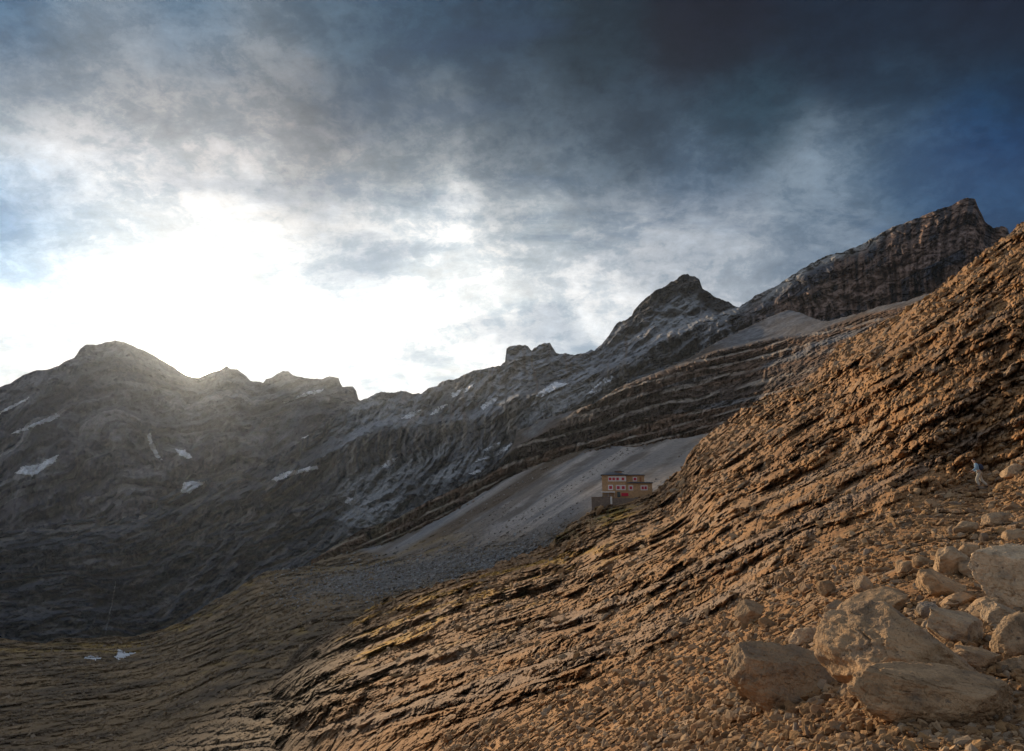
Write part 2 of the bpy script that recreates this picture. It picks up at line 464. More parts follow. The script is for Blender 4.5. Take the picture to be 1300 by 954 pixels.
# ================================================================== BASIN: spur, talus and scree
C2 = [(-160,806),(0,810),(31,815),(57,817),(74,810),(113,810),(136,808),(170,808),(198,801),(227,791),(249,778),(272,761),(300,750),(312,739),(334,727),(354,724),(376,722),(395,717),(409,711),(440,702),(492,689),(520,676),(540,667),(570,653),(600,634),(623,619),(656,602),(690,588),(720,577),(734,572),(752,567),(775,566),(806,568),(825,563),(845,558),(870,556),(900,550),(960,520)]
def relief_basin(s, PX, PY, P, L, dl, px):
    n1 = fbm(P, 30, 5, .55); w = fbm(P, 60, 3, .5)
    n0 = fbm(P, 120, 4, .5)
    # scree region: right of a line and above the talus
    sc = sstep(-40, 10, PX - np.interp(PY, [560, 620, 690, 720, 760], [640, 560, 440, 560, 900])) * sstep(725, 660, PY + .16 * (PX - 600) + 14 * n0)
    sc = np.clip(sc, 0, 1)
    tal = np.exp(-((PY - np.interp(PX, [330, 400, 500, 600, 700], [748, 744, 733, 716, 702])) / 20) ** 2) * sstep(330, 470, PX)
    rockm = np.clip(1 - sc - .75 * tal, 0, 1)
    # terraces of the spur, curved beds
    q = PY + np.interp(PX, [-100, 200, 300, 450, 560], [6, 0, 10, 22, 60]) + 4 * w + 3 * fbm(P, 22, 3, .6)
    t = q / 12.5 + .9 * gnoise(np.stack([q / 26, 0 * q, 0 * q + 1], -1))
    big = sstep(770, 800, PY - .02 * PX) * sstep(230, 300, PX)
    k = rockm * (.5 + .6 * big) * (.35 + .65 * sstep(200, 300, PX))
    d = -k * stair(t, .62) * np.minimum(np.abs(dl), .012) * 11.5 * .42 * sstep(-.35, .25, n1 + .5 * n0)
    t2 = q / 4.1 + .7 * w
    d -= .5 * k * stair(t2, .5) * np.minimum(np.abs(dl), .012) * 4.1 * .15 * sstep(-.1, .5, n0)
    fb = t - np.floor(t)
    fl2 = fbm(np.stack([PX / 9 + .5 * n1, q / 30, np.floor(t) * 2.7], -1), 1, 5, .62, None, True)
    d += -rockm * .007 * sstep(.3, .45, fb) * fl2
    d += -rockm * .016 * fbm(P, 24, 7, .6, px, True) + .030 * n0 * rockm
    f1, g_, v_ = cells(np.stack([PX / 9 + .5 * n1, q / 6, 0 * PX + .5], -1), 2)
    d += rockm * (.010 * (v_ - .5) - .006 * (.5 - f1))
    # talus blocks
    f1, g, v = cells(P / 5.0); f1b, gb, vb = cells(P / 2.2, 3)
    tb = np.clip(tal + .35 * rockm, 0, 1)
    d += tb * (.008 * (v - .5) - .004 * (1 - f1)) + tb * .004 * (vb - .5)
    # scree: long faint runnels down the fall line
    S = np.stack([(P[:, 0] * .52 - P[:, 1] * -.30) , P[:, 2] * 0 , 0 * px], -1)
    u = PX + 1.55 * PY                                     # constant along the fall line
    run = gnoise(np.stack([u / 26, PY / 400, 0 * u], -1)) + .6 * gnoise(np.stack([u / 9, PY / 160, 0 * u + 4], -1)) + .4 * gnoise(np.stack([u / 3.5, PY / 70, 0 * u + 9], -1))
    d += -sc * .012 * np.exp(-((u - 1612 + 6 * n0) / 15) ** 4) * (1 + .8 * n1)
    d += sc * (.0050 * run + .0012 * fbm(P, 6, 4, .6, px))
    # colours
    c = mixc((.25, .165, .085), (.115, .08, .048), sstep(-.5, .5, n1))
    c = mixc(c, (.36, .23, .06), .75 * sstep(.0, .6, n0) * sstep(.6, .2, t - np.floor(t)))
    c = mixc(c, (.05, .04, .032), .5 * (rnd1(t2, 3)) * k)
    c = mixc(c, mixc((.19, .19, .185), (.10, .085, .07), v), np.clip(tal * 1.2, 0, 1) * .85)
    grey = mixc((.37, .32, .275), (.19, .175, .165), sstep(-.45, .35, run + .3 * n1))
    grey = mixc(grey, (.17, .18, .19), sstep(700, 520, PX) * .6)
    grey = mixc(grey, (.33, .28, .23), sstep(760, 880, PX) * .6)
    streak = sstep(.10, .5, gnoise(np.stack([u / 34 + 2.2, PY / 260, 0 * u], -1)) + .35 * n1)
    # a marked brown rib through the scree
    rib = np.exp(-((u - 1612 + 6 * n0) / 15) ** 4) * sstep(720, 680, PY) + np.exp(-((u - 1566 + 6 * n0) / 8) ** 4) * .6 + np.exp(-((u - 1880 + 10 * n0) / 9) ** 2) * .4
    grey = mixc(grey, (.10, .068, .042), np.clip(.55 * streak + .95 * rib, 0, .95))
    c = mixc(c, grey, sc)
    return d, c
m_basin = terrain_mat('scree_and_rock', [(3, .5), (1.0, .25)], .3, .35)
L2 = Layer('scree_slope', C2,
    [(-160,1000),(300,1000),(560,900),(760,740),(960,640)],
    [(-150,806,640),(0,810,620),(100,810,620),(200,801,650),(300,750,700),(354,724,740),(409,711,780),(492,689,800),(540,666,800),(623,619,790),(656,602,780),(734,572,738),(775,566,720),(845,558,645),(880,555,610),(960,520,570),
     (150,830,520),(0,865,400),(100,865,380),(300,865,230),(400,865,190),(500,865,190),(300,800,460),(400,800,300),(500,790,300),(400,750,520),(500,740,480),(600,727,440),(700,690,440),(760,650,430),(830,620,440),(900,590,470),
     (-100,954,230),(0,954,200),(300,954,120),(500,930,130),(700,780,330),(-100,1000,180),(300,1000,95)],
    -160, 960, .9, 360, [(18, 1.2), (6, .8)], relief_basin, (6, 14, .5), m_basin)

# ================================================================== FOREGROUND SLOPE
C1 = [(300,870),(350,842),(400,812),(430,797),(453,784),(470,770),(487,761),(520,752),(540,746),(568,738),(623,719),(662,705),(695,693),(706,680),(720,670),(734,660),(746,652),(762,645),(800,636),(827,626),(845,612),(863,596),(877,575),(890,558),(908,544),(926,531),(950,516),(974,504),(1016,489),(1030,475),(1042,466),(1066,436),(1090,425),(1113,414),(1151,391),(1192,365),(1215,348),(1241,326),(1262,311),(1279,298),(1300,284),(1340,258),(1470,180)]
def relief_near(s, PX, PY, P, L, dl, px):
    D = np.exp(L)
    w = fbm(P, 14, 4, .5); w2 = fbm(P, 45, 3, .5)
    n1 = fbm(P, 9, 5, .55)
    crest = curve(C1)(PX); depth = PY - crest
    g = np.interp(PX, [300, 500, 800, 1100, 1300, 1470], [-120, -58, 30, 160, 260, 350])
    q = PY + g + 9 * w2 + 4.5 * w + 2.0 * fbm(P, 4, 3, .5, px)
    # rubble area: lower right
    rub = sstep(-25, 35, PY - np.interp(PX, [600, 760, 860, 960, 1040, 1120, 1200, 1300, 1470], [930, 862, 812, 752, 700, 668, 618, 590, 560]) + 18 * w)
    upper = sstep(40, 0, depth) * sstep(760, 860, PX)
    rock = np.clip(1 - rub, 0, 1) * (1 - .55 * upper)
    s.rub = rub
    t = q / 26 + .9 * gnoise(np.stack([q / 61, 0 * q, 0 * q + 6], -1))
    a = np.clip(np.abs(dl), .0015, .014)
    SB = np.stack([PX / 95, q / 34, 0 * PX], -1)
    patch = sstep(-.32, .42, fbm(SB, 1, 3, .6)) * 1.15
    d = -rock * patch * stair(t, .66) * a * 24 * .5
    t2 = q / 8.3 + 1.1 * w + .3
    patch2 = sstep(-.2, .45, fbm(SB * 2.3 + 8, 1, 3, .6))
    d -= .32 * rock * patch2 * stair(t2, .58) * a * 8.3
    t3 = q / 3.4 + 1.5 * w
    d -= .15 * rock * patch * stair(t3, .5) * a * 3.4
    # jointed blocks
    tilt = PX + .35 * PY + 9 * w + 3.0 * gnoise(np.stack([PX / 14, PY / 11, 0 * PX], -1))
    jv, je = joints(tilt, t, 34, 4)
    jv2, je2 = joints(tilt, t2, 13, 7)
    vary = .30 + 1.0 * sstep(-.30, .35, fbm(np.stack([PX / 150 + 4, q / 60, 0 * PX], -1), 1, 4, .6))
    d += rock * vary * (.024 * (jv - .5) * patch + .020 * (jv2 - .5) * patch2)
    fbed = t - np.floor(t)
    flr = fbm(np.stack([tilt / 11, q / 30, np.floor(t) * 2.3], -1), 1, 4, .62, None, True)
    d += -rock * .012 * sstep(.3, .42, fbed) * patch * flr
    f1, gg, v = cells(np.stack([tilt / 30 + .5 * n1, q / 19 + .4 * w, 0 * PX + .5], -1), 8)
    d += vary * (rock + .5 * upper) * (.034 * (v - .5) - .014 * (.5 - f1) + .012 * sstep(.09, 0, gg)) * sstep(14, 40, D)
    SS = np.stack([(PX + .2 * q) / 44, q / 17, 0 * PX + 3], -1)
    d += -(rock + .35 * upper + .25 * rub * sstep(15, 30, D)) * .0120 * vary * fbm(SS * np.array([1.7, .9, 1]), 1, 6, .64, None, True)
    f1, gg, v = cells(np.stack([PX / 12 + .6 * n1, q / 9 + .2 * n1, 0 * PX + .5], -1))
    d += vary * (rock + .8 * upper) * (.022 * (v - .5) - .013 * (.5 - f1) + .008 * sstep(.12, 0, gg))
    f1, gg, v = cells(np.stack([PX / 5.5 + .6 * n1, q / 4.6, 0 * PX + .5], -1), 5)
    d += (rock + .8 * upper) * (.011 * (v - .5) - .007 * (.5 - f1))
    d += rock * (.008 * sstep(1.6, .2, je) + .006 * sstep(1.2, .1, je2))
    # blocks of broken rock at several sizes that keep their size on the ground
    for lam, amp, sd in ((9.0, .11, 1), (3.2, .13, 2), (1.2, .15, 3), (.45, .16, 4)):
        an = np.array([1.25, 1.25, .8])
        wq = P + lam * .25 * np.stack([gnoise(P / lam), gnoise(P / lam + 9), gnoise(P / lam + 31)], -1)
        f1, gg, v = cells(wq / (lam * an), sd)
        vis = np.clip((lam / px - 3) / 5, 0, 1) * np.clip(60 / (lam / px), 0, 1)
        d += -vis * amp * lam / D * ((v - .5) * 1.5 + (.5 - f1) * 1.2) * (.6 + 1.1 * rub + .6 * upper)
        d += vis * amp * lam / D * .5 * sstep(.14, 0, gg)
    big = fbm(P, 26, 4, .5, px)
    d += .030 * big * np.clip(40 / D, .25, 1)
    d += -.010 * fbm(P, 2.2, 6, .6, px) * np.clip(12 / D, .1, 1) * 1.6
    # colours
    n3 = fbm(P, 1.6, 5, .6, px)
    c = mixc((.40, .212, .086), (.26, .135, .058), sstep(-.6, .6, n1))
    c = mixc(c, (.30, .235, .17), .55 * sstep(.15, .6, fbm(P + 50, 5, 4, .6)))
    c = mixc(c, (.44, .28, .145), .45 * sstep(.1, .8, n3))
    c = mixc(c, (.25, .20, .155), .5 * sstep(.5, .9, rnd1(t, 5)) * rock)
    c = mixc(c, (.16, .095, .055), .5 * sstep(.6, .9, rnd1(t2, 8)) * rock)
    farr = sstep(60, 160, D)
    c = mixc(c, (.31, .19, .105), .35 * farr)
    spur = sstep(540, 400, PX + .5 * (PY - 800))  # left end takes dark spur tones; ridge shade is put into the colour
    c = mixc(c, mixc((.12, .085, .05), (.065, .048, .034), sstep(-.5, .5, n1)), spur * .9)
    # dry ochre grass on ledges near the crest on the left
    gr = sstep(0, .5, fbm(P, 22, 4, .6) + .15) * sstep(900, 700, PX) * sstep(110, 30, depth) * (t - np.floor(t) < .5)
    gr = np.clip(gr * sstep(400, 480, PX) * sstep(.72, .3, (t - np.floor(t))) * 1.6, 0, 1)
    c = mixc(c, mixc((.52, .275, .04), (.28, .17, .05), sstep(-.3, .5, n3)), .95 * gr)
    green = np.exp(-(((PX - 772) / 22) ** 2 + ((PY - 655 + .3 * (PX - 770)) / 8) ** 2)) + np.exp(-(((PX - 715) / 18) ** 2 + ((PY - 680) / 8) ** 2)) * .8
    c = mixc(c, (.12, .15, .03), np.clip(green * 1.3, 0, 1) * sstep(-.3, .4, n3) * .8)
    return d, c
def near_extra(edge, xs):
    rows = []
    for k in range(1, 9):
        t = k / 8
        q = edge.copy()
        Y1 = -9.0
        tgtX = (xs - CX) / F0 * 22.0
        q[:, 1] = edge[:, 1] * (1 - t) + Y1 * t
        q[:, 0] = edge[:, 0] * (1 - t) + tgtX * t
        zt = -1.75 + .32 * np.minimum(q[:, 0], 3) - .01 * np.maximum(-q[:, 0] - 6, 0)
        slope_ = edge[:, 2] / edge[:, 1] * (1 + .25 * t)
        zt = np.minimum(zt, slope_ * np.abs(q[:, 1]) - .3 * t)
        s_ = min(1, 1.5 * t)
        q[:, 2] = edge[:, 2] * (1 - s_) + np.minimum(zt, zt) * s_
        rows.append(q)
    return np.array(rows)
m_near = terrain_mat('brown_rock', [(1.2, .30), (.25, .07), (.05, .015)], .32, 1.6)
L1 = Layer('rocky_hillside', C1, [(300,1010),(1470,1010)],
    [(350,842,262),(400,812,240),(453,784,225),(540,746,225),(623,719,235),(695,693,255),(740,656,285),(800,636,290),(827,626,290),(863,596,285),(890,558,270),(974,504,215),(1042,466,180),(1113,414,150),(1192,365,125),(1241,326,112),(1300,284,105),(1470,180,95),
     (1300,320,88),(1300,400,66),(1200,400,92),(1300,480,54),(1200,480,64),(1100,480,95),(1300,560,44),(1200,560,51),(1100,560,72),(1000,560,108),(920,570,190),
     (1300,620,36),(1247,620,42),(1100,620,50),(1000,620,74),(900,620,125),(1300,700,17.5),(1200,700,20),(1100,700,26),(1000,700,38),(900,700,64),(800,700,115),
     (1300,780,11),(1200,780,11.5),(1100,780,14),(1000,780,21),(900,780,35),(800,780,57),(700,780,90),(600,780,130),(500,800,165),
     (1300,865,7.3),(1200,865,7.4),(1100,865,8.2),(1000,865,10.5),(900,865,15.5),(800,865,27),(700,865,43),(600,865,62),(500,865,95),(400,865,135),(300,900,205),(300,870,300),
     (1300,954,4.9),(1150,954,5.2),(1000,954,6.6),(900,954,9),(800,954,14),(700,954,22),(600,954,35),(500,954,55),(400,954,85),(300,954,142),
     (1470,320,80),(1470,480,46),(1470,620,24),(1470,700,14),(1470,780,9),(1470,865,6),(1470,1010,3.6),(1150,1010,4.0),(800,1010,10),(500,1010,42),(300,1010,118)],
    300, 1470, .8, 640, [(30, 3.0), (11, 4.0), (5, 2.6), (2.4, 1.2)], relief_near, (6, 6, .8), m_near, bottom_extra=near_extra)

# valley floor reaching the horizon
def ground_sheet():
    n = 60
    g = np.linspace(-1, 1, n)
    X, Y = np.meshgrid(np.sign(g) * np.abs(g) ** 1.8 * 4500, np.sign(g) * np.abs(g) ** 1.8 * 4500)
    P = np.stack([X.ravel(), Y.ravel(), np.full(X.size, -760.)], -1)
    P[:, 2] += 20 * gnoise(P / 900)
    i = np.arange(n * n).reshape(n, n)
    q = np.stack([i[:-1, :-1], i[:-1, 1:], i[1:, 1:], i[1:, :-1]], -1).reshape(-1, 4)
    structure(mesh_from('ground', P, q, m_far, True, np.tile((.12, .10, .07), (n * n, 1))))
ground_sheet()

# ================================================================== SNOW PATCHES
m_snow, nt, b = new_mat('old_snow')
tc = nt.nodes.new('ShaderNodeNewGeometry'); nz = nt.nodes.new('ShaderNodeTexNoise')
nz.inputs['Scale'].default_value = .12; nz.inputs['Detail'].default_value = 6
cr = nt.nodes.new('ShaderNodeValToRGB')
cr.color_ramp.elements[0].position = .3; cr.color_ramp.elements[0].color = (.42, .41, .40, 1)
cr.color_ramp.elements[1].position = .62; cr.color_ramp.elements[1].color = (.78, .80, .83, 1)
nt.links.new(tc.outputs['Position'], nz.inputs['Vector']); nt.links.new(nz.outputs['Fac'], cr.inputs[0])
nt.links.new(cr.outputs[0], b.inputs['Base Color']); b.inputs['Roughness'].default_value = .7

def snow(layer, poly, label):
    poly = np.array(poly, float)
    x0, y0 = poly.min(0) - 2; x1, y1 = poly.max(0) + 2
    ss = 1.0
    # own fine grid over the surface
    nx = int((x1 - x0) / .45) + 2; ny = int((y1 - y0) / .3) + 2
    X, Y = np.meshgrid(np.linspace(x0, x1, nx), np.linspace(y0, y1, ny))
    px, py = X.ravel(), Y.ravel()
    ins = np.zeros(len(px), bool); dist = np.full(len(px), 1e9)
    m = len(poly)
    for i in range(m):
        ax, ay = poly[i]; bx, by = poly[(i + 1) % m]
        c = ((ay > py) != (by > py)) & (px < (bx - ax) * (py - ay) / (by - ay + 1e-9) + ax)
        ins ^= c
        t = np.clip(((px - ax) * (bx - ax) + (py - ay) * (by - ay)) / ((bx - ax) ** 2 + (by - ay) ** 2), 0, 1)
        dist = np.minimum(dist, np.hypot(px - ax - t * (bx - ax), py - ay - t * (by - ay)))
    sd = np.where(ins, dist, -dist)
    nz_ = gnoise(np.stack([px / 5, py / 2.5, 0 * px + poly[0, 0]], -1)) * 1.6 + gnoise(np.stack([px / 2, py / 1.2, 0 * px], -1)) * 1.1 + .3
    sd = sd + nz_
    P = layer.sampleN(px, py)
    D = P[:, 1]
    # smooth the surface under the snow and raise it
    G = np.log(D).reshape(ny, nx)
    for _ in range(6):
        Gp = np.pad(G, 1, mode='edge')
        G = (Gp[:-2, 1:-1] + Gp[2:, 1:-1] + Gp[1:-1, :-2] + Gp[1:-1, 2:] + G * 2) / 6
    Gm = np.minimum(G, np.log(D).reshape(ny, nx))
    th = np.clip(sd / 1.5, -1, 1) * .0016
    P = at(px, py, np.exp(Gm.ravel() - .0006 - np.clip(th, -.0002, 1)))
    keep = (sd > 0).reshape(ny, nx)
    i = np.arange(nx * ny).reshape(ny, nx)
    k = keep[:-1, :-1] & keep[1:, :-1] & keep[1:, 1:] & keep[:-1, 1:]
    q = np.stack([i[:-1, :-1], i[1:, :-1], i[1:, 1:], i[:-1, 1:]], -1)[k]
    if len(q) == 0: return
    used, inv = np.unique(q, return_inverse=True)
    V = P[used]
    q = inv.reshape(q.shape)
    # close it underneath with a copy pushed into the rock
    n = len(V)
    Vb = V * 1.004
    q2 = q[:, ::-1] + n
    ed = {}
    for a, b_ in ((0, 1), (1, 2), (2, 3), (3, 0)):
        for u, v_ in zip(q[:, a], q[:, b_]):
            if (v_, u) in ed: del ed[(v_, u)]
            else: ed[(u, v_)] = 1
    side = np.array([[v_, u, u + n, v_ + n] for (u, v_) in ed]) if ed else np.zeros((0, 4), int)
    c0 = V.mean(0)
    o = mesh_from('snow_patch', np.concatenate([V, Vb]) - c0, np.concatenate([q, q2, side]), m_snow, True)
    o.location = c0
    tag(o, label, 'snow patch', 'old snow patches on the mountains')

snow(L4, [(676,505),(690,494),(704,485),(712,486),(722,487),(712,493),(700,497),(688,504)], 'bright triangular snow patch below the twin stub towers of the grey ridge')
snow(L4, [(745,501),(755,491),(768,480),(779,476),(776,486),(765,495),(752,500)], 'slanting snow patch just left of the brown banded cliffs, below the pyramid peak')
snow(L4, [(508,532),(520,524),(536,519),(530,526),(518,532)], 'small snow patch on the upper ledge of the grey wall, left one of a pair')
snow(L4, [(547,526),(556,517),(568,513),(562,519),(552,527)], 'narrow forked snow patch on the upper ledge, right one of a pair')
snow(L4, [(604,586),(622,577),(645,566),(652,562),(640,575),(620,583)], 'long thin snow streak at the foot of the grey wall beside the brown cliff corner')
snow(L4, [(596,601),(606,596),(618,593),(610,600),(600,603)], 'small snow patch beneath the long streak at the wall foot')
snow(L4, [(345,609),(360,600),(378,597),(402,591),(404,595),(385,600),(365,606),(350,611)], 'long flat snow patch on the bench below the grey wall, left of centre')
snow(L4, [(437,639),(441,632),(449,632),(445,640)], 'tiny pale snow spot under the bench of the grey wall')
snow(L4, [(571,500),(584,495),(600,489),(603,492),(588,499),(576,505)], 'dirty snow sliver under the grey ridge, between the forked patch and the stub towers')
snow(L4, [(610,517),(620,509),(632,502),(634,506),(624,513),(614,520)], 'small smeared snow streak below the left stub tower')
snow(L4, [(612,572),(626,566),(636,560),(634,566),(622,573)], 'short snow dab right above the long thin streak at the wall foot')
snow(L4, [(484,592),(492,585),(505,581),(500,589),(490,594)], 'faint dirty snow dab on the grey bench below the fluted cliff')
snow(L5, [(360,512),(380,502),(392,497),(411,494),(407,499),(388,503),(370,509)], 'thin snow streak under the rocky summit left of the gap')
snow(L5, [(15,551),(30,543),(50,535),(72,525),(76,527),(68,534),(45,541),(25,550)], 'upper long snow streak on the far left mountain flank')
snow(L5, [(19,600),(30,592),(50,590),(62,582),(74,578),(70,586),(55,597),(40,605)], 'broad grey snow patch on the far left mountain flank, below the long streak')
snow(L4, [(228,625),(234,612),(262,611),(252,618),(240,627)], 'pale snow patch on the ledge right below the notch where the sun stands')
snow(L5, [(0,523),(12,516),(32,507),(38,504),(30,511),(10,521),(0,526)], 'faint snow streak at the left edge, high on the left mountain')
snow(L5, [(187,552),(190,568),(198,580),(205,584),(200,574),(194,562),(191,550)], 'curved snow gully on the far mountain directly under its rounded summit')
snow(L5, [(222,570),(235,572),(244,580),(238,583),(228,578)], 'small snow patch in the hollow under the rounded summit')
snow(L5, [(384,556),(394,552),(408,549),(419,541),(414,550),(395,556)], 'short snow streak on the ledge above the bench, right part of the far mountain')
snow(L2, [(146,835),(150,829),(148,823),(156,828),(172,829),(160,834),(150,838)], 'little snow remnant in the dark hollow at the lower left')
snow(L2, [(106,834),(115,832),(130,836),(118,838)], 'tiny snow sliver left of the snow remnant in the dark hollow')

# waterfall on the cirque wall
def waterfall():
    ys = np.linspace(738, 806, 60); xs_ = np.interp(ys, [738, 770, 806], [147, 142, 134]) + noise1(ys, 9, 2)
    w_ = np.interp(ys, [738, 806], [.5, 1.0])
    V = []
    for x, y, w in zip(xs_, ys, w_):
        for k, dx in enumerate((-1, 0, 1)):
            p = L4.sampleN(np.array([x + dx * w]), np.array([y]))[0]
            V.append(p * (.994 if dx == 0 else .9965))
    V = np.array(V); i = np.arange(len(V)).reshape(-1, 3)
    q = np.stack([i[:-1, :-1], i[1:, :-1], i[1:, 1:], i[:-1, 1:]], -1).reshape(-1, 4)
    o = mesh_from('waterfall', V, q, plain('falling_water', (.085, .10, .12), .4), True)
    o['kind'] = 'structure'
waterfall()

# ================================================================== ROCKS
def rock_mesh(name, seed, sub=2, cuts=9, depth=(.55, .9), rough=0.0, planes=None, mat=None, smooth=False, albedo=(.3, .2, .115)):
    rs = np.random.RandomState(seed)
    bm = bmesh.new(); bmesh.ops.create_icosphere(bm, subdivisions=sub, radius=1)
    V = np.array([v.co[:] for v in bm.verts])
    N = rs.normal(size=(cuts, 3)); N /= np.linalg.norm(N, axis=1)[:, None]
    Dp = rs.uniform(depth[0], depth[1], cuts)
    pl = list(zip(N, Dp)) + [(np.array(n) / np.linalg.norm(n), dd) for n, dd in (planes or [])]
    for _ in range(2):
        for n, dd in pl:
            s_ = V @ n - dd
            V = V - np.outer(np.clip(s_, 0, None), n)
    if rough > 0:
        sc = rs.rand(3) * 50
        nr = V / (np.linalg.norm(V, axis=1)[:, None] + 1e-6)
        a = fbm(V + sc, .8, 3, .5) * .5 + fbm(V + sc, .22, 5, .62, None, True) * .34 + fbm((V + sc) * np.array([1, 1, 3.2]), .35, 3, .55, None, True) * .22
        f1, g, vv = cells((V + sc) / .33); 
        f1b, gb, vb = cells((V + sc) / .13, 2)
        V = V + nr * (rough * (.62 * a + .75 * (vv - .5) * sstep(0, .07, g) - .25 * sstep(.05, 0, g) + .25 * (vb - .5)))[:, None]
    for v, c in zip(bm.verts, V): v.co = c
    me = bpy.data.meshes.new(name); bm.to_mesh(me); bm.free()
    me.polygons.foreach_set('use_smooth', np.full(len(me.polygons), smooth))
    ca = me.color_attributes.new('albedo', 'FLOAT_COLOR', 'POINT')
    n = len(V); base = np.tile(np.array(albedo), (n, 1))
    t = sstep(-.2, .6, fbm(V + seed, .5, 4, .6))
    base = base * (1 - .30 * t[:, None]) + np.array((.12, .11, .105)) * (.30 * t[:, None]) * (rs.rand() < .6)
    c = np.ones((n, 4), np.float32); c[:, :3] = base
    ca.data.foreach_set('color', c.ravel())
    me.materials.append(mat)
    return me

def rock_mat(name, bumps, wear=True):
    m = terrain_mat(name, bumps, .28, 2.5)
    nt = m.node_tree; b = [n for n in nt.nodes if n.type == 'BSDF_PRINCIPLED'][0]
    oi = nt.nodes.new('ShaderNodeObjectInfo')
    mr = nt.nodes.new('ShaderNodeMapRange'); mr.inputs[3].default_value = .8; mr.inputs[4].default_value = 1.2
    nt.links.new(oi.outputs['Random'], mr.inputs[0])
    src = b.inputs['Base Color'].links[0].from_socket
    mx = nt.nodes.new('ShaderNodeVectorMath'); mx.operation = 'SCALE'
    nt.links.new(src, mx.inputs[0]); nt.links.new(mr.outputs[0], mx.inputs['Scale'])
    nt.links.new(mx.outputs[0], b.inputs['Base Color'])
    return m
m_boulder = rock_mat('boulder_rock', [(.6, .14), (.15, .06), (.04, .02)])
def lichen(m):
    nt = m.node_tree; b = [n for n in nt.nodes if n.type == 'BSDF_PRINCIPLED'][0]
    geo = nt.nodes.new('ShaderNodeNewGeometry'); src = b.inputs['Base Color'].links[0].from_socket
    for sc, lo, hi, col, f in ((2.2, .56, .66, (.10, .085, .07, 1), .6), (9.0, .60, .68, (.07, .062, .055, 1), .7), (4.0, .60, .72, (.52, .42, .30, 1), .5)):
        nz = nt.nodes.new('ShaderNodeTexNoise'); nz.inputs['Scale'].default_value = sc; nz.inputs['Detail'].default_value = 9; nz.inputs['Roughness'].default_value = .68
        nt.links.new(geo.outputs['Position'], nz.inputs['Vector'])
        mr = nt.nodes.new('ShaderNodeMapRange'); mr.inputs[1].default_value = lo; mr.inputs[2].default_value = hi; mr.inputs[4].default_value = f
        nt.links.new(nz.outputs['Fac'], mr.inputs[0])
        mx = nt.nodes.new('ShaderNodeMix'); mx.data_type = 'RGBA'
        nt.links.new(mr.outputs[0], mx.inputs[0]); nt.links.new(src, mx.inputs[6]); mx.inputs[7].default_value = col
        src = mx.outputs[2]
    nt.links.new(src, b.inputs['Base Color'])
lichen(m_boulder)
m_stone = rock_mat('stone_rock', [(.4, .10), (.08, .02)])

PLACED = []
def boulder(px, py, wpx, hpx, roll, seed, label, pale=0.0, dscale=1.0, sub=5, planes=None, yaw=None, cuts=10, dd=0, sink=.12, D=None, grey=0):
    """px,py centre; wpx,hpx full outline size; rests in the slope below it"""
    rs = np.random.RandomState(seed)
    g = L1.sample(px, min(py + hpx * .42, 1005))
    D0 = g[1] if D is None else D
    a = np.array((.37, .235, .125)) * (1 - pale) + np.array((.56, .41, .26)) * pale
    a = a * (1 - grey) + np.array((.26, .225, .185)) * grey
    me = rock_mesh('boulder', seed, sub, cuts + 3, (.60, .92), .085, planes, m_boulder, True, a)
    co = np.array([v.co[:] for v in me.vertices])
    # normalise extents, then apply size in the image-aligned frame
    ext = (co.max(0) - co.min(0)) / 2; mid = (co.max(0) + co.min(0)) / 2
    co = (co - mid) / ext
    wm = wpx / F0 * D0 / 2; hm = hpx / F0 * D0 / 2
    r = R(roll)
    co = co * np.array([wm, (wm + hm) / 2 * dscale, hm])
    c, s_ = math.cos(r), math.sin(r)
    x = co[:, 0] * c - co[:, 2] * s_; z = co[:, 0] * s_ + co[:, 2] * c
    co[:, 0], co[:, 2] = x, z
    me.vertices.foreach_set('co', co.astype(np.float32).ravel()); me.update()
    o = bpy.data.objects.new('boulder', me); COL.objects.link(o)
    Dc = D0 + (wm + hm) / 4 * dscale
    p = at(np.array(px), np.array(py), np.array(Dc))
    o.location = p
    o.location.z -= 0
    tag(o, label, 'boulder', 'large boulders in the foreground')
    PLACED.append((px, py, max(wpx, hpx) / 2, Dc))
    return o

B = boulder
B(1152, 838, 196, 118, -16, 3, 'largest foreground boulder, rounded brown block with a ridge running down to the right', .15, .9, 6, [((.55, -.3, .75), .55), ((-.9, -.25, .35), .62), ((.25, -.95, .15), .6)], cuts=7)
B(992, 866, 130, 84, -4, 17, 'low cracked brown slab lying left of the largest boulder', .2, .9, 6, [((.1, -.3, 1), .5)], cuts=7)
B(1185, 888, 200, 70, -4, 25, 'flat rough slab at the bottom, in front of the largest boulder', .1, .8, 6, [((0, -.3, 1), .55)], cuts=6)
B(1292, 738, 92, 88, 8, 36, 'big smooth pale upright boulder standing at the right edge', .85, .7, 6, [((-.88, -.45, .12), .42), ((.2, -1, 0), .6)], cuts=4)
B(1214, 800, 76, 50, -22, 47, 'pale-topped boulder with a dark right side just behind the largest boulder', .6, 1, 5, [((.75, -.6, .1), .45), ((-.3, -.4, .9), .6)])
B(1292, 812, 66, 52, 30, 58, 'slanting boulder below the smooth pale upright one at the right edge', .35, 1, 5, [((.3, -.8, .2), .5)])
B(1268, 781, 42, 30, 10, 69, 'crumbly pale rock wedged under the smooth pale upright boulder', .7, 1, 5)
B(1178, 776, 25, 22, -10, 70, 'small grey speckled stone beside the pale-topped boulder', .2, 1, 5, grey=.8)
B(1216, 764, 40, 18, 18, 81, 'dark flat wedge of rock above the pale-topped boulder', .1, 1, 5)
B(1246, 771, 44, 18, 25, 92, 'thin tilted slab leaning left of the smooth pale upright boulder', .3, 1, 5)
B(1206, 714, 40, 42, -35, 103, 'knobbly pale rock upslope left of the smooth upright boulder', .5, 1, 5)
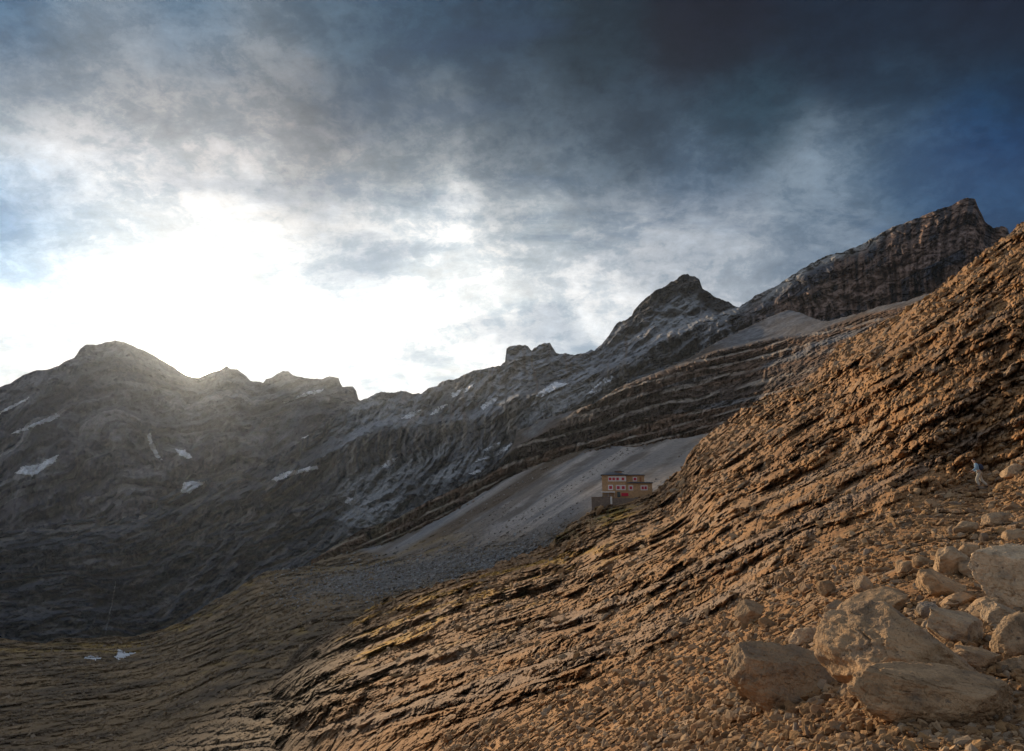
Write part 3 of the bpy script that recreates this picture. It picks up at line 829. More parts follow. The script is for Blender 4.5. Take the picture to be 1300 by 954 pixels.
B(1240, 722, 44, 24, 14, 114, 'flat-topped dark-sided slab between the knobbly rock and the upright boulder', .2, 1, 5, [((0, -.2, 1), .4), ((.1, -1, 0), .5)])
B(1198, 745, 62, 32, -20, 125, 'long tilted brown slab under the knobbly pale rock', .1, 1, 5, [((.2, -.5, .8), .4)])
B(1170, 714, 22, 17, 20, 136, 'egg-shaped smooth stone left of the knobbly pale rock', .1, 1, 4)
B(1148, 722, 24, 15, 30, 147, 'elongated brown stone left of the egg-shaped one', .0, 1, 4)
B(1062, 777, 27, 28, 40, 158, 'leaf-shaped pale stone above and left of the largest boulder', .3, 1, 5)
B(1108, 774, 92, 34, 22, 169, 'long brown rock ridge tucked behind the top of the largest boulder', .1, 1, 5, [((.0, -.4, .9), .5)])
B(1096, 744, 24, 24, 10, 180, 'blocky pair-like stone on the rubble above the largest boulder', .2, 1, 4)
B(1050, 748, 22, 20, -30, 191, 'broken upright stone on the rubble left of centre among small debris', .1, 1, 4)
B(953, 780, 30, 34, -38, 202, 'lone tall brown boulder standing on the rubble below the jointed cliff', .25, 1, 5)
B(1022, 808, 42, 24, 25, 213, 'pale-edged slab on the rubble just above the low cracked slab', .4, 1, 5)
B(1240, 838, 62, 26, -8, 224, 'dark flat rock in the hollow right of the largest boulder', 0, 1, 5, [((0, -.2, 1), .5)])
B(1290, 850, 44, 30, 12, 235, 'shaded brown block in the bottom right corner hollow', .1, 1, 5)
B(1228, 700, 30, 17, 22, 246, 'small dark wedge stone right above the flat-topped slab', .1, 1, 4)
B(1132, 760, 40, 22, 12, 257, 'half-buried brown rock between the ridge rock and the long tilted slab', .1, 1, 5)
B(1262, 660, 36, 20, 28, 268, 'sharp slanted rock on the slope below the hiker', .3, 1, 5)
B(1285, 600, 30, 18, 30, 279, 'angular sunlit rock to the right of the hiker', .4, 1, 4)
B(1225, 672, 30, 18, 15, 290, 'rounded sunlit block on the slope below and left of the hiker', .3, 1, 4)
B(1290, 680, 32, 16, 12, 301, 'flat brown rock above the smooth pale upright boulder', .2, 1, 4)

# --- countable stones, then the mass of small rubble
proto = [rock_mesh('stone', 500 + i, 3, 9, (.36, .78), .05, None, m_stone, False, a) for i, a in enumerate([(.30, .18, .09), (.24, .14, .07), (.38, .25, .145), (.27, .165, .085), (.21, .125, .06), (.33, .205, .11), (.26, .19, .13), (.28, .16, .075)])]
rs = np.random.RandomState(5)
NAMED = [(1152,838,'the largest boulder'),(990,868,'the low cracked slab'),(1292,738,'the smooth pale upright boulder'),(1214,800,'the pale-topped boulder'),(1206,714,'the knobbly pale rock'),(953,780,'the lone tall brown boulder'),(1247,600,'the hiker'),(1062,777,'the leaf-shaped stone'),(795,620,'the stone hut')]
def stone_label(px, py, s, pale):
    d = [(math.hypot(px - a, (py - b)) , a, b, n) for a, b, n in NAMED]
    d.sort(); dist, a, b, n = d[0]
    ang = math.degrees(math.atan2(-(py - b), px - a)) % 360
    where = ['right of', 'above and right of', 'above', 'above and left of', 'left of', 'below and left of', 'below', 'below and right of'][int(((ang + 22.5) % 360) // 45)]
    size = 'tiny' if s < 8 else 'small' if s < 13 else 'medium'
    far = 'just ' if dist < 45 else '' if dist < 110 else 'far '
    tone = 'pale' if pale > .66 else 'brown' if pale > .33 else 'dark brown'
    return f'{size} {tone} stone {far}{where} {n}'
def on_rubble(px, py):
    line = np.interp(px, [600, 760, 860, 960, 1040, 1120, 1200, 1300], [930, 862, 812, 752, 700, 668, 618, 590])
    return py > line + 8
count = 0; stones = []
tries = 0
while count < 262 and tries < 20000:
    tries += 1
    px = rs.uniform(720, 1320); py = rs.uniform(590, 950)
    if not on_rubble(px, py): continue
    if any((px - a) ** 2 + (py - b) ** 2 < (r_ * .95) ** 2 for a, b, r_, _ in PLACED): continue
    s_ = 6.5 + 12 * rs.rand() ** 2.2
    if any((px - a) ** 2 + (py - b) ** 2 < ((s_ + r_) * .55) ** 2 for a, b, r_ in stones): continue
    p = L1.sample(px, py); D = p[1]
    rad = s_ / F0 * D * .5
    k = rs.randint(len(proto))
    o = bpy.data.objects.new('stone', proto[k]); COL.objects.link(o)
    o.scale = (rad * rs.uniform(1.0, 1.6), rad * rs.uniform(.8, 1.2), rad * rs.uniform(.5, .85))
    o.rotation_euler = (rs.uniform(-.4, .4), R(-22) + rs.uniform(-.45, .45), rs.uniform(0, 6.28))
    o.location = p + np.array([0, rad * .25, rad * .12])
    tone = (proto[k].name, [.5, .2, .9, .5, .2, .6, .5, .5][k])[1]
    tag(o, stone_label(px, py, s_, tone), 'stone', 'loose stones on the foreground rubble')
    stones.append((px, py, s_)); count += 1

def rubble(name, N, sampler, seed, mat, mats_alb, verts_sub=1):
    rs = np.random.RandomState(seed)
    protos = []
    for i in range(14):
        bm = bmesh.new(); bmesh.ops.create_icosphere(bm, subdivisions=verts_sub, radius=1)
        V = np.array([v.co[:] for v in bm.verts]); Fc = np.array([[v.index for v in f.verts] for f in bm.faces]); bm.free()
        n = rs.normal(size=(8, 3)); n /= np.linalg.norm(n, axis=1)[:, None]
        for _ in range(2):
            for nn, dd in zip(n, rs.uniform(.4, .8, 8)):
                V = V - np.outer(np.clip(V @ nn - dd, 0, None), nn)
        protos.append((V / np.abs(V).max(), Fc))
    P, rad, alb = sampler(N, rs)
    which = rs.randint(14, size=len(P))
    Vs, Fs, As = [], [], []; off = 0
    for k in range(14):
        m = which == k; n = m.sum()
        V, Fc = protos[k]
        sc = np.stack([rs.uniform(.9, 1.6, n), rs.uniform(.7, 1.2, n), rs.uniform(.4, .9, n)], -1) * rad[m][:, None]
        a, b_, c_ = rs.uniform(0, 6.28, n), R(-22) + rs.normal(0, .4, n), rs.normal(0, .35, n)
        q = V[None] * sc[:, None]
        ca, sa = np.cos(a)[:, None], np.sin(a)[:, None]
        x, y, z = q[..., 0], q[..., 1], q[..., 2]
        x, y = x * ca - y * sa, x * sa + y * ca
        cb, sb = np.cos(b_)[:, None], np.sin(b_)[:, None]
        x, z = x * cb + z * sb, -x * sb + z * cb
        cc, sc_ = np.cos(c_)[:, None], np.sin(c_)[:, None]
        y, z = y * cc - z * sc_, y * sc_ + z * cc
        q = np.stack([x, y, z], -1) + P[m][:, None]
        Vs.append(q.reshape(-1, 3))
        Fs.append((Fc[None] + (np.arange(n) * len(V))[:, None, None]).reshape(-1, 3) + off)
        As.append(np.repeat(alb[m], len(V), 0)); off += n * len(V)
    o = mesh_from(name, np.concatenate(Vs), np.concatenate(Fs), mat, False, np.concatenate(As))
    return o

PAL = np.array([(.34, .20, .095), (.26, .15, .07), (.44, .29, .16), (.20, .118, .06), (.31, .225, .145), (.37, .215, .095)])
def near_sampler(N, rs):
    px = rs.uniform(560, 1380, N); py = rs.uniform(560, 1000, N)
    line = np.interp(px, [600, 760, 860, 960, 1040, 1120, 1200, 1300, 1400], [930, 862, 812, 752, 700, 668, 618, 590, 570])
    w = gnoise(np.stack([px / 60, py / 40, 0 * px], -1))
    k = (py > line - 6 + 22 * w)
    px, py = px[k], py[k]
    P = L1.sampleN(px, py); D = P[:, 1]
    s_ = 1.5 + 10 * rs.rand(len(px)) ** 4.5 + 1.6 * rs.rand(len(px))
    s_ *= np.where(D < 12, 1.5, 1)
    rad = s_ / F0 * D * .5
    P = P + np.stack([0 * rad, rad * .2, rad * .15], -1)
    return P, rad, PAL[rs.randint(len(PAL), size=len(px))] * rs.uniform(.75, 1.15, (len(px), 1))
o = rubble('rubble', 46000, near_sampler, 21, m_stone, None)
tag(o, 'loose brown rubble and gravel covering the lower right slope', 'rubble', kind='stuff')

def ledge_sampler(N, rs):
    px = rs.uniform(480, 1420, N); py = rs.uniform(200, 860, N)
    c = curve(C1)(px)
    line = np.interp(px, [600, 760, 860, 960, 1040, 1120, 1200, 1300, 1420], [930, 862, 812, 752, 700, 668, 618, 590, 560])
    w = gnoise(np.stack([px / 45, py / 16 + px / 40, 0 * px], -1))
    up = (py - c < 60) & (px > 850)
    k = (py > c) & (py < line + 10) & ((w > -.02) | (up & (w > -.4)) | (rs.rand(N) < .22))
    px, py = px[k], py[k]; up = up[k]
    P = L1.sampleN(px, py); D = P[:, 1]
    s_ = 1.8 + 10 * rs.rand(len(px)) ** 5 + np.where(up, 2.5 * rs.rand(len(px)), 0)
    rad = s_ / F0 * D * .5
    P = P + np.stack([0 * rad, rad * .1, rad * .05], -1)
    return P, rad, PAL[rs.randint(len(PAL), size=len(px))] * rs.uniform(.75, 1.1, (len(px), 1))
o = rubble('scattered_debris', 60000, ledge_sampler, 33, m_stone, None)
tag(o, 'broken brown rock debris lying on the ledges of the hillside up to its crest', 'debris', kind='stuff')

def talus_sampler(N, rs):
    px = rs.uniform(330, 720, N); py = np.interp(px, [330, 400, 500, 600, 700], [750, 746, 736, 720, 704]) + rs.normal(0, 15, N)
    kk_ = rs.rand(N) < np.clip((px - 320) / 170, 0.04, 1); px, py = px[kk_], py[kk_]; N = len(px)
    P = L2.sampleN(px, py); D = P[:, 1]
    s_ = 1.3 + 3.6 * rs.rand(N) ** 3
    rad = s_ / F0 * D * .5
    T = np.array([(.24, .24, .235), (.18, .17, .155), (.13, .105, .08), (.29, .285, .275), (.20, .19, .18)])
    return P + np.stack([0 * rad, 0 * rad, rad * .2], -1), rad, T[rs.randint(5, size=N)]
o = rubble('talus', 7000, talus_sampler, 44, m_stone, None)
tag(o, 'grey boulder field at the foot of the scree slope behind the brown ridge', 'boulder field', kind='stuff')

def scree_sampler(N, rs):
    px = rs.uniform(560, 900, N); py = rs.uniform(560, 720, N)
    w = gnoise(np.stack([(px + 1.55 * py) / 18, py / 90, 0 * px], -1))
    k = (w > .12) & (py > curve(C2)(px) + 1)
    px, py = px[k], py[k]
    P = L2.sampleN(px, py); D = P[:, 1]
    rad = (1.0 + 2.6 * rs.rand(len(px)) ** 4) / F0 * D * .5
    T = np.array([(.24, .22, .20), (.17, .14, .115), (.30, .27, .24), (.20, .15, .11)])
    return P + np.stack([0 * rad, 0 * rad, rad * .2], -1), rad, T[rs.randint(4, size=len(px))]
o = rubble('scree_stones', 9000, scree_sampler, 55, m_stone, None)
tag(o, 'fine grey stones strewn in runnels down the scree slope behind the hut', 'scree', kind='stuff')

def spur_sampler(N, rs):
    px = rs.uniform(-120, 480, N); py = rs.uniform(722, 970, N)
    w = gnoise(np.stack([px / 40, py / 14, 0 * px + 3], -1))
    k = (py > curve(C2)(px) + 2) & (w > -.15)
    px, py = px[k], py[k]
    P = L2.sampleN(px, py); D = P[:, 1]
    rad = (1.6 + 5.5 * rs.rand(len(px)) ** 5) / F0 * D * .5
    T = np.array([(.23, .155, .085), (.15, .105, .065), (.29, .22, .15), (.19, .13, .07)])
    return P + np.stack([0 * rad, 0 * rad, rad * .05], -1), rad, T[rs.randint(4, size=len(px))]
o = rubble('spur_debris', 20000, spur_sampler, 66, m_stone, None)
tag(o, 'broken dark brown stones lying over the low spur at the lower left', 'debris', kind='stuff')

# ================================================================== STONE HUT
HD = 286.0
U = HD / F0                                # metres per survey unit at the hut
hutO = at(np.array(765.), np.array(634.5), np.array(HD))
def hx(px): return (px - 765) * U
def hz(py): return (634.5 - py) * U
class MB:
    def __init__(s): s.bm = bmesh.new()
    def box(s, x0, x1, y0, y1, z0, z1):
        m = Matrix.Translation(((x0 + x1) / 2, (y0 + y1) / 2, (z0 + z1) / 2)) @ Matrix.Diagonal((x1 - x0, y1 - y0, z1 - z0, 1))
        bmesh.ops.create_cube(s.bm, size=1, matrix=m); return s
    def hip(s, x0, x1, y0, y1, z0, z1, inset, th=.25):
        """hipped roof with an overhanging slab"""
        vs = [s.bm.verts.new(c) for c in ((x0, y0, z0), (x1, y0, z0), (x1, y1, z0), (x0, y1, z0), (x0, y0, z0 + th), (x1, y0, z0 + th), (x1, y1, z0 + th), (x0, y1, z0 + th))]
        ix, iy = inset
        t = [s.bm.verts.new(c) for c in ((x0 + ix, y0 + iy, z1), (x1 - ix, y0 + iy, z1), (x1 - ix, y1 - iy, z1), (x0 + ix, y1 - iy, z1))]
        f = s.bm.faces.new
        f((vs[3], vs[2], vs[1], vs[0]))
        for i in range(4):
            j = (i + 1) % 4
            f((vs[i], vs[j], vs[4 + j], vs[4 + i])); f((vs[4 + i], vs[4 + j], t[j], t[i]))
        f(t); return s
    def tube(s, a, b, r, seg=10):
        a, b = Vector(a), Vector(b); d = b - a
        m = Matrix.Translation((a + b) / 2) @ d.to_track_quat('Z', 'Y').to_matrix().to_4x4()
        bmesh.ops.create_cone(s.bm, cap_ends=True, segments=seg, radius1=r, radius2=r, depth=d.length, matrix=m); return s
    def build(s, name, mat, parent, bevel=0):
        if bevel:
            bmesh.ops.bevel(s.bm, geom=list(s.bm.edges), offset=bevel, segments=1, affect='EDGES')
        me = bpy.data.meshes.new(name); s.bm.to_mesh(me); s.bm.free(); me.materials.append(mat)
        o = bpy.data.objects.new(name, me); COL.objects.link(o); o.parent = parent; return o

def masonry(name, c1, c2, scale=1.0):
    m, nt, b = new_mat(name); L = nt.links
    tc = nt.nodes.new('ShaderNodeTexCoord')
    sx = nt.nodes.new('ShaderNodeMapping'); sx.inputs['Rotation'].default_value = (R(90), 0, 0)
    L.new(tc.outputs['Object'], sx.inputs['Vector'])
    br = nt.nodes.new('ShaderNodeTexBrick'); br.inputs['Scale'].default_value = scale
    br.inputs['Color1'].default_value = (*c1, 1); br.inputs['Color2'].default_value = (*c2, 1)
    br.inputs['Mortar'].default_value = (*[x * .7 for x in c2], 1)
    br.inputs['Mortar Size'].default_value = .03
    L.new(sx.outputs[0], br.inputs['Vector'])
    nz = nt.nodes.new('ShaderNodeTexNoise'); nz.inputs['Scale'].default_value = 1.2; nz.inputs['Detail'].default_value = 6
    L.new(tc.outputs['Object'], nz.inputs['Vector'])
    mr = nt.nodes.new('ShaderNodeMapRange'); mr.inputs[3].default_value = .6; mr.inputs[4].default_value = 1.4
    L.new(nz.outputs['Fac'], mr.inputs[0])
    mx = nt.nodes.new('ShaderNodeVectorMath'); mx.operation = 'SCALE'
    L.new(br.outputs['Color'], mx.inputs[0]); L.new(mr.outputs[0], mx.inputs['Scale'])
    L.new(mx.outputs[0], b.inputs['Base Color']); b.inputs['Roughness'].default_value = .9
    bp = nt.nodes.new('ShaderNodeBump'); bp.inputs['Distance'].default_value = .05
    L.new(br.outputs['Fac'], bp.inputs['Height']); bp.invert = True
    L.new(bp.outputs[0], b.inputs['Normal'])
    return m
m_stonew = masonry('hut_masonry', (.68, .41, .20), (.52, .31, .155), 1.4)
m_terr = masonry('terrace_masonry', (.30, .22, .165), (.20, .15, .115), 1.2)
m_white = plain('white_surround', (.72, .66, .62), .7)
m_red = plain('red_shutter', (.55, .02, .05), .6)
m_roofm = plain('dark_roof', (.055, .06, .07), .5)
m_glass = plain('window_glass', (.04, .05, .06), .12)
m_wood = plain('brown_timber', (.33, .13, .05), .7)
m_pale = plain('pale_awning', (.70, .66, .60), .7)
m_met = plain('grey_metal', (.30, .32, .34), .5, .4)

hut = bpy.data.objects.new('mountain_hut', None); COL.objects.link(hut)
hut.location = hutO; hut.rotation_euler = (0, 0, R(-7))
tag(hut, 'stone mountain hut with dark hipped roofs and red window shutters on its terrace', 'hut')
DP = 9.0
MB().box(hx(765), hx(794.6), 0, DP, hz(648), hz(605)).build('wall', m_stonew, hut)
MB().box(hx(794.6) + .01, hx(817), .9, DP - .6, hz(640), hz(605.2)).build('wall', m_stonew, hut)
MB().box(hx(794.7), hx(826), -.35, .9 - .01, hz(648), hz(614.8)).build('wall', m_stonew, hut)
MB().box(hx(817) + .01, hx(826), .9, DP - 2, hz(645), hz(614.9)).build('wall', m_stonew, hut)
r1 = MB().hip(hx(763.5), hx(797), -.7, DP + .6, hz(605), hz(600.9), (4.2, 4.0)).build('roof', m_roofm, hut)
c_ = MB().box(hx(782), hx(790), 3.2, 5.4, hz(602.2), hz(599.9)).build('chimney', m_stonew, r1)
MB().hip(hx(781), hx(793), 2.7, 5.9, hz(600.1) + .03, hz(598.8), (1.0, 1.0), .12).build('chimney_cap', m_roofm, r1)
MB().hip(hx(797.1), hx(818.5), .3, DP, hz(605.2), hz(603.2), (2.4, 3), .22).build('roof', m_roofm, hut)
MB().hip(hx(795.2), hx(827.5), -.95, 1.2, hz(614.8), hz(613.2), (1.5, .9), .2).build('roof', m_roofm, hut)
MB().hip(hx(817.3), hx(827.5), 1.21, DP - 1.6, hz(614.8), hz(613.2), (1.5, .9), .2).build('roof', m_roofm, hut)
def window(cx, cy, w, h, y, frame=True, name='window', fl=.35, panes=1):
    x0, x1 = hx(cx) - w / 2, hx(cx) + w / 2; z = hz(cy)
    root = MB().box(x0 - fl, x1 + fl, y - .08, y + .1, z - h / 2 - fl, z + h / 2 + fl).build('window', m_white, hut)
    n = panes; pw = (w - (n - 1) * .35) / n
    for i in range(n):
        a = x0 + i * (pw + .35)
        MB().box(a, a + pw, y - .12, y - .05, z - h / 2, z + h / 2).build('glass', m_glass, root)
        MB().box(a - .04, a + pw * .42, y - .18, y - .125, z - h / 2, z + h / 2).build('shutter', m_red, root)
        MB().box(a + pw * .58, a + pw + .04, y - .18, y - .125, z - h / 2, z + h / 2).build('shutter', m_red, root)
def wx(c): return 730 + c / 10.83
def wy(c): return 580 + c / 10.83
band = MB().box(hx(wx(460)), hx(wx(700)), -.06, .02, hz(wy(352)), hz(wy(285))).build('white_band', m_white, hut)
for c in (487, 535, 587, 658): window(wx(c), wy(320), .95, 1.05, -.07, fl=.18)
window(wx(818), wy(322), 1.0, 1.1, .83, fl=.35)
MB().box(hx(wx(880)), hx(wx(905)), .80, .92, hz(wy(355)), hz(wy(300))).build('door', m_wood, hut)
window(wx(490), wy(432), 1.1, 1.2, 0, fl=.45)
window(wx(592), wy(434), 1.1, 1.2, 0, fl=.42); window(wx(658), wy(434), 1.1, 1.2, 0, fl=.42)
window(wx(758), wy(438), 1.0, 1.2, -.35, fl=.42)
window(wx(933), wy(438), 2.0, 1.15, -.35, fl=.4, panes=2)
MB().box(hx(wx(630)), hx(wx(722)), -.55, -.42, hz(wy(545)), hz(wy(505))).build('banner', m_red, hut)
MB().box(hx(wx(575)), hx(wx(615)), -.1, -.01, hz(wy(560)), hz(wy(490))).build('door', plain('dark_door', (.05, .07, .07), .6), hut)
# terrace
ter = bpy.data.objects.new('terrace_wall', None); COL.objects.link(ter); ter.location = hutO; ter.rotation_euler = hut.rotation_euler
tag(ter, 'tall dry stone terrace wall under the left end of the hut', 'wall')
MB().box(hx(wx(232)), hx(wx(480)), -4.6, 3, hz(wy(820)), hz(wy(560))).build('wall_block', m_terr, ter)
MB().box(hx(wx(228)), hx(wx(484)), -4.7, 3, hz(wy(560)) + .003, hz(wy(556))).build('coping', m_terr, ter)
par = bpy.data.objects.new('parapet_wall', None); COL.objects.link(par); par.location = hutO; par.rotation_euler = hut.rotation_euler
tag(par, 'low stone parapet wall in front of the hut entrance', 'wall')
MB().box(hx(wx(484)) + .02, hx(wx(800)), -4.0, -.7, hz(wy(760)), hz(wy(572))).build('wall_block', m_terr, par)
MB().box(hx(wx(800)) + .02, hx(wx(1000)), -2.6, -.5, hz(wy(720)), hz(wy(560))).build('wall_block', m_terr, par)
aw = bpy.data.objects.new('awning', None); COL.objects.link(aw); aw.location = hutO; aw.rotation_euler = hut.rotation_euler
tag(aw, 'pale flat awning on thin posts over the left terrace', 'awning')
MB().box(hx(wx(362)), hx(wx(545)), -3.6, -.15, hz(wy(500)), hz(wy(486))).build('canopy', m_pale, aw)
for c in (370, 455, 538): MB().tube((hx(wx(c)), -3.4, hz(wy(558))), (hx(wx(c)), -3.4, hz(wy(500)) - .01), .06).build('post', m_pale, aw)
rl = bpy.data.objects.new('terrace_railing', None); COL.objects.link(rl); rl.location = hutO; rl.rotation_euler = hut.rotation_euler
tag(rl, 'pale metal railing along the front edge of the terrace', 'railing')
for z in (.45, .9): MB().tube((hx(wx(340)), -4.4, hz(wy(558)) + z), (hx(wx(480)), -4.4, hz(wy(558)) + z), .035).build('rail', m_met, rl)
for c in (340, 375, 410, 445, 480): MB().tube((hx(wx(c)), -4.4, hz(wy(558))), (hx(wx(c)), -4.4, hz(wy(558)) + .95), .04).build('post', m_met, rl)
po = MB().tube((hx(wx(492)), -4.45, hz(wy(650))), (hx(wx(492)), -4.45, hz(wy(552))), .42, 8).build('pillar', m_pale, None)
po.location = hutO; po.rotation_euler = hut.rotation_euler
tag(po, 'pale upright stone post at the corner of the terrace wall', 'post')

# ================================================================== HIKER
def skin(name, pts, edges, radii, mat, parent, root=0, sub=2):
    me = bpy.data.meshes.new(name); me.from_pydata(pts, edges, []); me.update()
    o = bpy.data.objects.new(name, me); COL.objects.link(o)
    md = o.modifiers.new('Skin', 'SKIN')
    if not me.skin_vertices:
        pass
    for i, r in enumerate(radii):
        me.skin_vertices[0].data[i].radius = (r, r) if not isinstance(r, tuple) else r
    me.skin_vertices[0].data[root].use_root = True
    sb = o.modifiers.new('Sub', 'SUBSURF'); sb.levels = sub; sb.render_levels = sub
    me.materials.append(mat)
    dg = bpy.context.evaluated_depsgraph_get()
    me2 = bpy.data.meshes.new_from_object(o.evaluated_get(dg))
    o.modifiers.clear(); o.data = me2
    me2.polygons.foreach_set('use_smooth', np.full(len(me2.polygons), True))
    if not me2.materials: me2.materials.append(mat)
    o.parent = parent
    return o
hp = L1.sample(1247, 621)
person = bpy.data.objects.new('person', None); COL.objects.link(person)
# local frame: +x is the walking direction; figure walks to the left, away and uphill
m_skin = plain('skin', (.45, .27, .19), .6); m_shirt = plain('light_blue_shirt', (.24, .38, .50), .8)
m_trou = plain('pale_trousers', (.50, .45, .36), .9); m_pack = plain('dark_blue_backpack', (.02, .03, .06), .7)
m_hair = plain('dark_hair', (.03, .022, .018), .8); m_boot = plain('dark_boots', (.06, .045, .035), .8)
pts = [(0,0,.93),(.04,0,1.12),(.10,0,1.32),(.13,0,1.44),(.17,0,1.52),(.21,0,1.62),(.20,0,1.70),
       (.10,.19,1.38),(.17,.24,1.13),(.36,.20,1.02),(.43,.19,1.00),
       (.10,-.19,1.38),(.06,-.26,1.12),(.24,-.24,.95),(.31,-.23,.93),
       (0,.10,.88),(.20,.11,.50),(.10,.11,.10),(.26,.12,.04),
       (0,-.10,.88),(-.06,-.11,.48),(-.32,-.11,.14),(-.20,-.12,.05)]
ed = [(0,1),(1,2),(2,3),(3,4),(4,5),(5,6),(2,7),(7,8),(8,9),(9,10),(2,11),(11,12),(12,13),(13,14),(0,15),(15,16),(16,17),(17,18),(0,19),(19,20),(20,21),(21,22)]
ra = [.13,.125,.14,.07,.06,.098,.07,.062,.046,.034,.028,.062,.046,.034,.028,.085,.058,.04,.032,.085,.058,.04,.032]
skin('body', pts, ed, ra, m_skin, person)
skin('shirt', [(.0,0,.95),(.04,0,1.12),(.10,0,1.34),(.12,0,1.43),(.10,.19,1.39),(.17,.245,1.13),(.34,.205,1.03),(.10,-.19,1.39),(.06,-.265,1.12),(.22,-.245,.97)],
     [(0,1),(1,2),(2,3),(2,4),(4,5),(5,6),(2,7),(7,8),(8,9)], [.16,.155,.17,.085,.085,.066,.052,.085,.066,.052], m_shirt, person)
skin('trousers', [(0,0,.96),(0,.10,.87),(.20,.11,.50),(.10,.11,.14),(0,-.10,.87),(-.06,-.11,.48),(-.31,-.11,.17)],
     [(0,1),(1,2),(2,3),(0,4),(4,5),(5,6)], [.15,.115,.085,.07,.115,.085,.07], m_trou, person)
skin('boot', [(.08,.11,.12),(.11,.11,.06),(.27,.12,.05)], [(0,1),(1,2)], [.06,.065,.05], m_boot, person)
skin('boot', [(-.33,-.11,.15),(-.31,-.11,.08),(-.17,-.12,.06)], [(0,1),(1,2)], [.06,.065,.05], m_boot, person)
skin('hair', [(.17,0,1.63),(.185,0,1.70),(.21,0,1.735)], [(0,1),(1,2)], [.095,.10,.07], m_hair, person)
nose = skin('nose', [(.29,0,1.625),(.325,0,1.605)], [(0,1)], [.02,.014], m_skin, person, 0, 1)
for sy in (.035, -.035):
    skin('eye', [(.292,sy,1.648),(.300,sy,1.648)], [(0,1)], [.012,.010], m_hair, person, 0, 1)
for sy in (.095, -.095):
    skin('ear', [(.205,sy,1.60),(.205,sy,1.645)], [(0,1)], [.018,.020], m_skin, person, 0, 1)
# hands: palm with five fingers each
for (hxp, hyp, hzp, sgn) in ((.43,.19,1.00,1),(.31,-.23,.93,-1)):
    P_ = [(hxp-.03,hyp,hzp),(hxp+.05,hyp,hzp-.01)]; E_ = [(0,1)]; R_ = [.026,.03]
    hnd = skin('hand', P_, E_, R_, m_skin, person, 0, 1)
    for k in range(4):
        o_ = (k - 1.5) * .02
        skin('finger', [(hxp+.05,hyp+o_,hzp),(hxp+.085,hyp+o_,hzp-.015),(hxp+.10-abs(k-1.4)*.006,hyp+o_,hzp-.045)], [(0,1),(1,2)], [.010,.009,.008], m_skin, hnd, 0, 1)
    skin('thumb', [(hxp,hyp-sgn*.025,hzp),(hxp+.04,hyp-sgn*.045,hzp-.01),(hxp+.065,hyp-sgn*.04,hzp-.025)], [(0,1),(1,2)], [.012,.010,.009], m_skin, hnd, 0, 1)
bpk = skin('backpack', [(-.13,0,1.02),(-.11,0,1.22),(-.05,0,1.44)], [(0,1),(1,2)], [(.20,.17),(.23,.18),(.17,.13)], m_pack, person)
skin('strap', [(-.02,.10,1.40),(.12,.11,1.47),(.235,.10,1.30),(.16,.12,1.08)], [(0,1),(1,2),(2,3)], [.022]*4, m_pack, bpk, 0, 1)
skin('strap', [(-.02,-.10,1.40),(.12,-.11,1.47),(.235,-.10,1.30),(.16,-.12,1.08)], [(0,1),(1,2),(2,3)], [.022]*4, m_pack, bpk, 0, 1)
person.location = hp + np.array([0, 0, .05])
person.rotation_euler = (0, 0, R(152))
tag(person, 'hiker in light blue shirt, pale trousers and dark backpack walking on the slope', 'person')

# trail ledge: smooth grey slab under the hiker
B(1266, 626, 86, 12, 2, 401, 'smooth grey flat slab forming the trail under the hiker', .0, 1.6, 5, [((0, 0, 1), .3)], grey=1, D=42)

# ================================================================== SKY AND LIGHT
sun_v = ray(np.array(245.), np.array(458.)); sun_v = sun_v / np.linalg.norm(sun_v)
elev = math.asin(sun_v[2]); azim = math.atan2(sun_v[0], sun_v[1])
sl = bpy.data.lights.new('sun', 'SUN'); sl.energy = 5.0; sl.angle = R(.6); sl.color = (1.0, .76, .50)
so = bpy.data.objects.new('sun', sl); COL.objects.link(so)
so.rotation_euler = Vector(sun_v).to_track_quat('Z', 'Y').to_euler()

world = bpy.data.worlds.new('World'); scene.world = world; world.use_nodes = True
nt = world.node_tree; nt.nodes.clear(); L_ = nt.links
def N(t, **k):
    n = nt.nodes.new(t)
    for a, v in k.items(): setattr(n, a, v)
    return n
def M(op, a, b=None, c=None):
    n = N('ShaderNodeMath', operation=op)
    for i, v in enumerate((a, b, c)):
        if v is None: continue
        if isinstance(v, (int, float)): n.inputs[i].default_value = v
        else: L_.new(v, n.inputs[i])
    return n.outputs[0]
def VM(op, a, b=None, scale=None):
    n = N('ShaderNodeVectorMath', operation=op)
    for i, v in enumerate((a, b)):
        if v is None: continue
        if isinstance(v, (tuple, list)): n.inputs[i].default_value = v
        else: L_.new(v, n.inputs[i])
    if scale is not None:
        if isinstance(scale, (int, float)): n.inputs['Scale'].default_value = scale
        else: L_.new(scale, n.inputs['Scale'])
    return n.outputs[1] if op in ('DOT_PRODUCT', 'LENGTH') else n.outputs[0]
out = N('ShaderNodeOutputWorld'); bg = N('ShaderNodeBackground'); L_.new(bg.outputs[0], out.inputs[0])
sky = N('ShaderNodeTexSky', sky_type='NISHITA'); sky.sun_disc = False
sky.sun_elevation = elev; sky.sun_rotation = azim; sky.altitude = 2500; sky.air_density = 1.0; sky.dust_density = .6
tcw = N('ShaderNodeTexCoord')
d0 = tcw.outputs['Generated']
sep = N('ShaderNodeSeparateXYZ'); L_.new(d0, sep.inputs[0])
zc = M('ADD', M('MAXIMUM', sep.outputs[2], 0.0), .34)
u = M('DIVIDE', sep.outputs[0], zc); v = M('DIVIDE', sep.outputs[1], zc)
cmb = N('ShaderNodeCombineXYZ'); L_.new(u, cmb.inputs[0]); L_.new(v, cmb.inputs[1])
